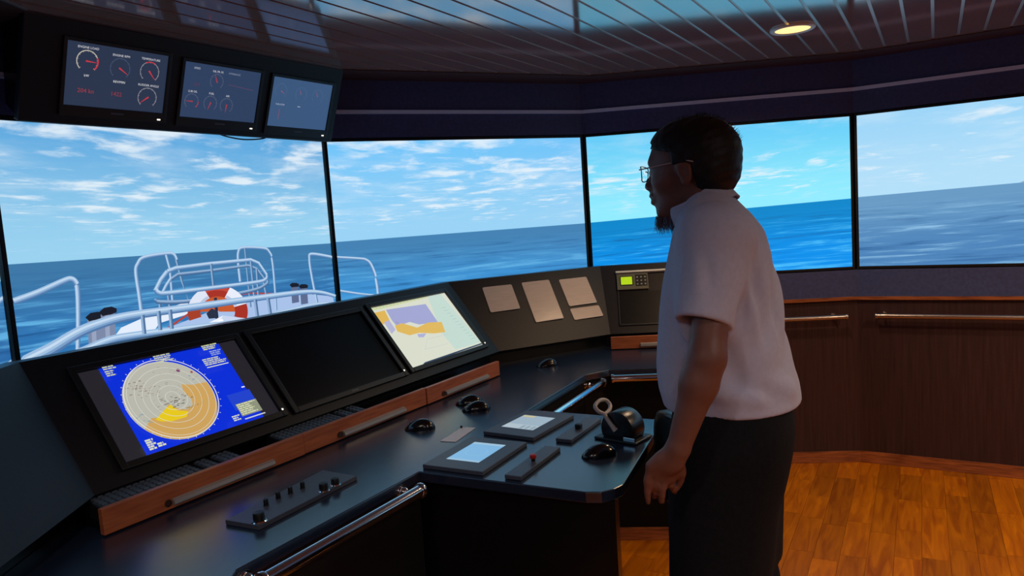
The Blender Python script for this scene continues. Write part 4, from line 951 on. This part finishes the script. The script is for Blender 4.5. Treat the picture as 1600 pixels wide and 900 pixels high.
# head frame
HH = R(150); hf = np.array([math.cos(HH), math.sin(HH), 0]); hl = np.array([-math.sin(HH), math.cos(HH), 0]); tilt_ = R(3)
hx = hf*math.cos(tilt_)-np.array([0, 0, math.sin(tilt_)]); hz = np.cross(hx, hl); HM = [hx, hl, hz]; HC = P(1080, 265, 0.0)
def hp(x, y, z): return HC+hx*x+hl*y+hz*z
def headshape(F, grow=0.0, cranium_only=False):
    g = grow; E_ = lambda c, r, k=.02: F.ell(hp(*c), [v+g for v in r], HM, k)
    E_((-.014, 0, .032), (.097, .077, .083)); E_((.03, 0, .03), (.058, .064, .066), .03)
    if cranium_only: return
    E_((.03, 0, -.028), (.062, .060, .075), .03); E_((-.01, 0, -.045), (.05, .056, .05), .03)
    E_((.038, 0, -.078), (.047, .046, .034), .025); E_((.073, 0, -.094), (.018, .022, .016), .02)
    E_((.081, 0, .026), (.012, .046, .012), .02); E_((.052, .038, -.02), (.03, .022, .02), .02); E_((.052, -.038, -.02), (.03, .022, .02), .02)
    for sgn in (1, -1): F.ell(hp(.091, sgn*.031, .004), (.010, .016, .010), HM, .012, 'sub'); F.ell(hp(.078, sgn*.031, .003), (.0125, .0145, .0125), HM, .004)
    F.cone(hp(.086, 0, .012), hp(.108, 0, -.026), .007, .0105, .012)
    for sgn in (1, -1): F.ell(hp(.099, sgn*.012, -.031), (.011, .008, .008), HM, .006)
    F.ell(hp(.088, 0, -.055), (.014, .026, .016), HM, .015)
    F.ell(hp(.099, 0, -.050), (.009, .021, .0055), HM, .004); F.ell(hp(.097, 0, -.0665), (.010, .019, .0065), HM, .004); F.ell(hp(.108, 0, -.058), (.012, .022, .0018), HM, .003, 'sub')
    for sgn in (1, -1):
        ear = [hx*.97-hz*.25, hl, hz*.97+hx*.25]; c = hp(-.006, sgn*.077, -.006)
        F.ell(c+hl*sgn*.002, (.018, .008, .031), ear, .008); F.ell(c+hl*sgn*.012+hx*.002, (.010, .008, .020), ear, .006, 'sub')
        F.ell(c+hl*sgn*.004-hz*.026, (.009, .006, .010), ear, .006)
# body: one continuous surface
BD = Field((.05, 1.2, .01), (.85, 2.1, 1.74), .0052)
BD.put(torso(.030, hem+.03, top-.01), BO-np.array([.3, .3, -.9]), BO+np.array([.3, .3, top+.05]), .02)
headshape(BD)
nb = P(1106, 322, 0); BD.cone(hp(-.028, 0, -.055), nb, .052, .054, .03)
BD.ell(hp(.02, 0, -.10), (.012, .012, .016), HM, .02)
sh_ = P(1122, 372, .165); el = P(1105, 560, .262); wr = P(1060, 700, .285)
BD.cone(sh_, sh_*.5+el*.5, .040, .037, .012); BD.cone(sh_*.5+el*.5, el, .040, .036, .02); md = el*.72+wr*.28; BD.cone(el, md, .036, .037, .02); BD.cone(md, wr, .037, .0245, .02)
# hand, back of the hand to the camera, fingers hanging loosely bent
sH = .29
k_r = [P(1017, 728, sH), P(1027, 738, sH-.005), P(1038, 744, sH-.012), P(1049, 746, sH-.022)]
pc = P(1045, 722, sH)
for kk in k_r: BD.cone(wr, kk, .019, .0125, .012)
BD.ell(pc, (.032, .014, .024), Mb, .012)
FG = [(k_r[0], P(1011, 752, sH+.0), P(1012, 769, sH-.004), P(1013, 784, sH-.01), .0095, .0072),
      (k_r[1], P(1024, 757, sH-.008), P(1023, 768, sH-.02), P(1022, 776, sH-.034), .0095, .0072),
      (k_r[2], P(1036, 761, sH-.010), P(1035, 773, sH-.014), P(1034, 784, sH-.022), .0092, .007),
      (k_r[3], P(1049, 758, sH-.026), P(1052, 765, sH-.04), P(1054, 769, sH-.052), .0082, .0062)]
for a, b, c, d_, r0, r1 in FG: BD.cone(a, b, r0, r0*.92, .004); BD.cone(b, c, r0*.92, r1*1.05, .004); BD.cone(c, d_, r1*1.05, r1, .004)
th = [P(1060, 716, sH-.02), P(1065, 738, sH-.035), P(1062, 752, sH-.045), P(1058, 762, sH-.05)]
BD.cone(th[0], th[1], .013, .0105, .01); BD.cone(th[1], th[2], .0105, .009, .004); BD.cone(th[2], th[3], .009, .0075, .004)
# far arm, hanging on the other side
s2 = P(1135, 372, -.165); e2 = P(1142, 545, -.24); w2 = P(1130, 668, -.25)
BD.cone(s2, e2, .048, .036, .03); BD.cone(e2, w2, .037, .024, .02)
for j in range(4):
    base = w2+bf*(.024-.016*j)+np.array([0, 0, -.085]); BD.cone(w2, base, .018, .0115, .012); t1 = base+np.array([0, 0, -.04])-bl*-.004; BD.cone(base, t1, .0092, .0085, .004); BD.cone(t1, t1+np.array([0, 0, -.034])+bl*.018, .0085, .0068, .004)
BD.cone(w2+bf*.012, w2+bf*.042+np.array([0, 0, -.06]), .013, .010, .01); BD.cone(w2+bf*.042+np.array([0, 0, -.06]), w2+bf*.036+np.array([0, 0, -.10]), .010, .0078, .004)
# legs inside the trousers
_pc = BO+np.array([0, 0, hem-.02])+bf*.0; BD.ell(_pc, (.100, .135, .12), Mb, .05)
hipL, hipR = P(1150, 672, .088), P(1160, 672, -.088)
kneeL, kneeR = P(1120, 925, .100), P(1164, 925, -.095)
ankL = BO+bf*.06+bl*.12+np.array([0, 0, .09]); ankR = BO-bf*.055-bl*.10+np.array([0, 0, .09])
for a, b, c in ((hipL, kneeL, ankL), (hipR, kneeR, ankR)):
    BD.cone(a, b, .082, .052, .04); BD.cone(b, c, .052, .035, .03); BD.cone(c, c+bf*.10-np.array([0, 0, .05]), .034, .025, .03)
body = BD.mesh('body', skin_m, MAN, 2)
# shirt
SH = Field((.10, 1.25, .93), (.86, 2.08, 1.62), .0052)
SH.put(torso(.0, hem, top-.004, .0042), BO-np.array([.3, .3, -.9]), BO+np.array([.3, .3, top+.05]), .02)
def sleeve(sh, m, a, b, e):
    sh = np.array(sh)
    SH.cone(sh, m, a, b, .05); return
endL = P(1096, 504, .238); mL = sh_*.5+endL*.5
SH.cone(sh_, endL, .066, .056, .045); SH.ell(sh_+np.array([0, 0, .012]), (.062, .05, .05), Mb, .05)
endR = s2*.35+e2*.65; SH.cone(s2, endR, .064, .057, .045); SH.ell(s2+np.array([0, 0, .01]), (.06, .05, .05), Mb, .05)
dL = (endL-sh_)/np.linalg.norm(endL-sh_)
def cut(a, dr, rr, sg):
    """open the sleeve end: cut flat, then hollow it"""
    a = np.array(a); dr = dr/np.linalg.norm(dr)
    def fl(X, Y, Z):
        t = (X-a[0])*dr[0]+(Y-a[1])*dr[1]+(Z-a[2])*dr[2]; rad = np.sqrt(np.maximum((X-a[0])**2+(Y-a[1])**2+(Z-a[2])**2-t*t, 0)); return np.maximum(np.maximum(-t, rad-.11), .207-sg*((X-BO[0])*bl[0]+(Y-BO[1])*bl[1]))
    SH.put(fl, a-.12, a+.14, .004, 'sub'); SH.cone(a-dr*.02, a+dr*.08, rr*.80, rr, .006, 'sub')
cut(endL, dL, .049, 1); dR = (endR-s2); cut(endR, dR, .050, -1)
for a, b, r, am in (((1156, 400, .19), (1172, 530, .175), .020, .007), ((1146, 425, .205), (1156, 505, .20), .016, .003), ((1172, 385, .16), (1194, 520, .14), .020, .006), ((1126, 335, .15), (1142, 405, .20), .018, .006), ((1076, 400, .20), (1070, 470, .22), .016, .005),
                    ((1102, 400, .25), (1112, 465, .27), .014, .003), ((1200, 420, .09), (1212, 540, .08), .022, .005), ((1060, 560, .19), (1090, 628, .19), .02, .006), ((1130, 540, .2), (1160, 620, .19), .022, .006),
                    ((1160, 410, .19), (1180, 530, .165), .018, -.006), ((1143, 405, .21), (1150, 470, .20), .013, -.006), ((1090, 405, .25), (1094, 480, .28), .016, -.003), ((1100, 606, .19), (1200, 630, .17), .018, -.008), ((1180, 590, .15), (1240, 610, .08), .018, -.009), ((1116, 345, .15), (1124, 420, .23), .016, -.005)):
    SH.warp(P(*a), P(*b), r, am*1.5)
# neck opening
SH.cone(hp(-.028, 0, -.055), nb+np.array([0, 0, .012]), .050, .040, .006, 'sub')
shirt = SH.mesh('shirt', shirt_m, MAN, 2)
# collar: a folded band round the neck
def collar():
    bm = NB(); n = 40; c0 = (P(1134, 298, 0)+P(1060, 344, 0))/2; ax1 = (P(1060, 344, 0)-P(1134, 298, 0)); A = np.linalg.norm(ax1)/2; ax1 = ax1/np.linalg.norm(ax1); up = np.cross(ax1, bl); up = up if up[2] > 0 else -up
    prof_ = [(-.030, .0), (-.006, .022), (.0, .026), (.003, .024), (.010, .004), (.016, -.020), (.018, -.026), (.014, -.026), (.008, -.016), (-.004, -.02), (-.03, -.01)]
    rings = []
    for i in range(n):
        t = 2*math.pi*(i+.5)/n; f = math.cos(t); sd = math.sin(t); front = max(0, f)**6
        ring = []
        for r, h in prof_:
            rr = r*.8+.006; p = c0+ax1*f*(A+rr+.0)+bl*sd*(.068+rr)+up*(h*(1+.55*front)-.012*front+.004*math.sin(3*t))
            ring.append(bm.verts.new(Vector(p-BO)))
        rings.append(ring)
    for i in range(n-1 if True else n):
        A_, B_ = rings[(i+n//40) % n], rings[(i+1+n//40) % n]
        for k in range(len(prof_)): bm.faces.new((A_[k], A_[(k+1) % len(prof_)], B_[(k+1) % len(prof_)], B_[k]))
    bm.faces.new(rings[1]); bm.faces.new(rings[0][::-1]); bmesh.ops.recalc_face_normals(bm, faces=bm.faces)
    return bm
local('collar', collar(), shirt_m, shirt, 50)
# trousers
TR = Field((.05, 1.3, .02), (.85, 2.1, 1.04), .007)
def pel(X, Y, Z):
    F_ = (X-BO[0])*bf[0]+(Y-BO[1])*bf[1]; S_ = (X-BO[0])*bl[0]+(Y-BO[1])*bl[1]
    z0 = P(1150, 890, 0)[2]; zt = hem+.03; zs = [P(1150, y, 0)[2] for y in (900, 780, 720, 660)]
    a0 = np.interp(Z, zs, [(P(x, y, 0)-BO) @ bf for x, y in ((1076, 900), (1064, 780), (1062, 720), (1062, 660))]); a1 = np.interp(Z, zs, [(P(x, y, 0)-BO) @ bf for x, y in ((1202, 900), (1210, 780), (1228, 720), (1241, 660))]); c = (a0+a1)/2; a = (a0-a1)/2
    return np.maximum(((np.abs((F_-c)/a)**2.4+np.abs(S_/.172)**2.4)**(1/2.4)-1)*.09, np.maximum(z0-Z, Z-zt))
TR.put(pel, BO-np.array([.3, .3, -.75]), BO+np.array([.3, .3, 1.03]), .09)
for a, b, c, sg in ((P(1145, 700, .084), P(1124, 905, .096), ankL, 1), (P(1150, 700, -.084), P(1162, 905, -.09), ankR, -1)):
    TR.cone(a+bf*.012, b+bf*.01, .098, .086, .09); TR.cone(b, c-np.array([0, 0, .02]), .083, .062, .04)
def plane(X, Y, Z): return Z-.055
TR.put(plane, (.05, 1.3, 0), (.85, 2.1, .05), .004, 'sub')
TR.mesh('trousers', pants_m, MAN, 2)
for a, nm in ((ankL, 1), (ankR, 0)):
    Fs = Field(a-np.array([.25, .25, .10]), a+np.array([.25, .25, .03]), .008); Fs.ell(a+bf*.05-np.array([0, 0, .055]), (.13, .045, .04), Mb, .03); Fs.cone(a-bf*.02, a-np.array([0, 0, .06]), .042, .045, .03); Fs.put(lambda X, Y, Z: Z-.003, (-1, -1, -.1), (2, 3, -.0), .003, 'sub'); Fs.mesh('shoe', leather, MAN, 1)
# hair cap
HR = Field(HC-np.array([.16, .16, .14]), HC+np.array([.16, .16, .17]), .0036); headshape(HR, .009, True)
HR.ell(hp(-.045, 0, -.02), (.062, .070, .055), HM, .03)
S, g = HR.sl(HR.lo, HR.lo+HR.n*HR.h); X, Y, Z = g; X = X-HC[0]; Y = Y-HC[1]; Z = Z-HC[2]
lx = X*hx[0]+Y*hx[1]+Z*hx[2]; ly = X*hl[0]+Y*hl[1]+Z*hl[2]; lzh = X*hz[0]+Y*hz[1]+Z*hz[2]
top_ = lzh-(.040+.30*(lx-.02)+np.where(np.abs(ly) < .05, .012, 0)); back_ = np.minimum(-.026-lx, lzh+.072+.2*(lx+.06)); side_ = np.minimum(.022-lx, lzh-.012)
msk = np.maximum(np.maximum(top_, back_), side_); top2 = np.minimum(msk, .080-lx+.15*(lzh-.06))
dn_ = HR.d[S]+.0008*np.sin(170*lx+3*np.sin(60*ly))*np.sin(150*lzh+40*ly)+.0006*np.sin(310*lzh+90*lx)
HR.d = np.maximum(dn_, -top2*.9).astype(np.float32); HR.mesh('hair', hair_m, MAN, 1)
# short strands that roughen the outline of the hair
rs = random.Random(3)
def strands(n, pos, length, r, drift):
    bm = NB()
    for _ in range(n):
        p, d = pos(); L_ = length*rs.uniform(.5, 1); pts = [p, p+d*L_*.5+drift(.3), p+d*L_+drift(1)]; pts = [Vector(q-BO) for q in pts]; tube(bm, pts, r, 3, rad=[r, r*.8, r*.25], cap=False)
    return bm
def hpos():
    while True:
        u = rs.uniform(-1.3, 1.3); v = rs.uniform(.15, 1.35); x = -.014+.108*math.cos(v)*math.cos(u+math.pi if rs.random() < .5 else u); y = .088*math.cos(v)*math.sin(u); z = .032+.093*math.sin(v)
        if x > .07 and z < .08: continue
        if z < .05+.3*(x-.02) : continue
        q = hp(x, y, z); n_ = (q-hp(-.014, 0, .03)); n_ /= np.linalg.norm(n_); t_ = -hx*.4+hz*.5+n_*.5; return q-n_*.006, t_/np.linalg.norm(t_)
o = local('hair_strands', strands(500, hpos, .014, .0007, lambda k: hl*rs.uniform(-.004, .004)*k), hair_m, MAN); o['kind'] = 'stuff'
# eyebrows, moustache shadow and goatee
def bpos():
    t = rs.uniform(-1, 1); dd = rs.random()**1.3; y = t*(.024+.012*dd); x = .090-.045*dd; z = -.098-.006*rs.random()-.004*dd; q = hp(x, y, z); d = hx*rs.uniform(.0, .35)-hz+hl*t*.12; return q, d/np.linalg.norm(d)
o = local('goatee', strands(300, bpos, .046, .0007, lambda k: (hl*rs.uniform(-.006, .006)+hx*rs.uniform(-.010, .004))*k), beard_m, MAN); o['kind'] = 'stuff'
GT = Field(HC-np.array([.16, .16, .16]), HC+np.array([.16, .16, -.02]), .004); GT.ell(hp(.072, 0, -.107), (.016, .018, .009), HM, .01); GT.cone(hp(.083, 0, -.080), hp(.078, 0, -.098), .005, .009, .01); GT.mesh('goatee_core', beard_m, MAN, 1)
def mpos():
    y = rs.uniform(-.024, .024); q = hp(.099-.3*abs(y), y, -.044); d = hx*.25-hz+hl*np.sign(y)*.5; return q, d/np.linalg.norm(d)
o = local('moustache', strands(120, mpos, .010, .0006, lambda k: hl*0), beard_m, MAN); o['kind'] = 'stuff'
def epos():
    s_ = rs.choice((-1, 1)); y = rs.uniform(.014, .046); q = hp(.094-.35*(y-.014), s_*y, .026-.12*(y-.03)); d = hl*s_+hz*.25; return q, d/np.linalg.norm(d)
o = local('eyebrows', strands(120, epos, .010, .0007, lambda k: hl*0), hair_m, MAN); o['kind'] = 'stuff'
for sg in (1, -1):
    bm = NB(); ball(bm, Vector(hp(.0805, sg*.031, .003)-BO), .0118, n=16); ey = local('eyeball', bm, mat('eye white', 'b8b0aa', .3), MAN, 60)
    bm = NB(); ball(bm, Vector(hp(.0880, sg*.031, .003)-BO), .0052, n=12); local('iris', bm, mat('dark iris', '140c08', .2), ey, 60)
# glasses
fm = mat('dark metal spectacle frame', '1d2026', .3, metal=.6); tm = mat('pale metal temple', 'b5aaa6', .4, metal=.1)
GL = put('spectacles', None, MAN); WM[GL.name] = WM[MAN.name].copy(); bpy.data.objects.remove(GL)
bm = NB(); lens = NB()
for sg in (1, -1):
    loop = [hp(.108-.10*abs(dy+.033-.033)*0-.006*((dy)/.025)**2, sg*(.033+dy), .004+dz) for dy, dz in ((-.025, .010), (-.018, .015), (.018, .016), (.026, .010), (.024, -.008), (.014, -.018), (-.010, -.019), (-.021, -.012), (-.025, .010))]
    tube(bm, smoothline([Vector(q-BO) for q in loop], 3), .0013, 6); f = [lens.verts.new(Vector(q-BO)) for q in loop[:-1]]; lens.faces.new(f)
tube(bm, [Vector(hp(.110, -.008, .008)-BO), Vector(hp(.113, 0, .011)-BO), Vector(hp(.110, .008, .008)-BO)], .0013, 6)
GL = local('spectacles', bm, fm, MAN, 50, label='thin dark spectacle frame')
gm = bpy.data.materials.new('spectacle glass'); gm.use_nodes = True; gb = gm.node_tree.nodes['Principled BSDF']; gb.inputs['Transmission Weight'].default_value = 1; gb.inputs['Roughness'].default_value = 0; gb.inputs['IOR'].default_value = 1.03; gb.inputs['Base Color'].default_value = (.95, .98, 1, 1)
local('lenses', lens, gm, GL)
for sg in (1, -1):
    bm = NB(); tube(bm, [Vector(hp(*q)-BO) for q in ((.106, sg*.059, .013), (.095, sg*.068, .013), (.03, sg*.079, .016), (-.012, sg*.084, .018), (-.03, sg*.085, .012))], .0016, 6); local('temple', bm, tm, GL, 50, label='pale metal spectacle temple')
# skin colour of the lips

# ------------------------------------------------------------------ low chair behind the man
CH = azf((.452, 2.035, 0), 110)   # x across the backrest, y towards its back
CHT = thing('swivel_chair', 'black padded swivel chair whose rounded backrest shows between the man\'s arm and the peninsula', 'chair', CH.M)
bm = NB(); t = bmesh.new(); n = 28; rings = []
for y_, k in ((.030, .80), (.036, .93), (.030, 1.0), (-.010, 1.0), (-.024, .93), (-.028, .80)):
    rings.append([t.verts.new((math.copysign(abs(math.cos(a))**.8, math.cos(a))*.15*k, y_-.5*(math.cos(a)*.15)**2*0, .775+math.copysign(abs(math.sin(a))**.8, math.sin(a))*.138*k)) for a in [2*math.pi*i/n for i in range(n)]])
for A, B in zip(rings, rings[1:]):
    for i in range(n): t.faces.new((A[i], A[(i+1) % n], B[(i+1) % n], B[i]))
t.faces.new(rings[0]); t.faces.new(rings[-1]); bmesh.ops.recalc_face_normals(t, faces=t.faces)
for v in t.verts: v.co.y -= 1.6*v.co.x**2
merge(bm, t); local('backrest', bm, leather, CHT, 50)
bm = NB(); tube(bm, smoothline([(-.09, .03, .72), (-.09, .02, .6), (-.08, -.04, .46), (-.03, -.12, .40)], 5), .012, 8); local('back_support', bm, black_matte, CHT, 50)
bm = NB(); cyl(bm, (0, -.17, .37), (0, -.17, .415), .125, n=32, bev=.015); local('seat', bm, leather, CHT, 40)
bm = NB(); cyl(bm, (0, -.17, .06), (0, -.17, .37), .022, n=16); local('column', bm, chrome, CHT, 40)
for k in range(5):
    a = 2*math.pi*k/5; bm = NB(); cyl(bm, (.02*math.cos(a), -.17+.02*math.sin(a), .075), (.17*math.cos(a), -.17+.17*math.sin(a), .055), .014, .010, n=10)
    lg = local('foot', bm, black_matte, CHT, 40); bm = NB(); cyl(bm, (.17*math.cos(a)-.01, -.17+.17*math.sin(a), .024), (.17*math.cos(a)+.01, -.17+.17*math.sin(a), .024), .024, n=16); cyl(bm, (.17*math.cos(a), -.17+.17*math.sin(a), .03), (.17*math.cos(a), -.17+.17*math.sin(a), .058), .006, n=8); local('castor', bm, black_matte, lg, 40)
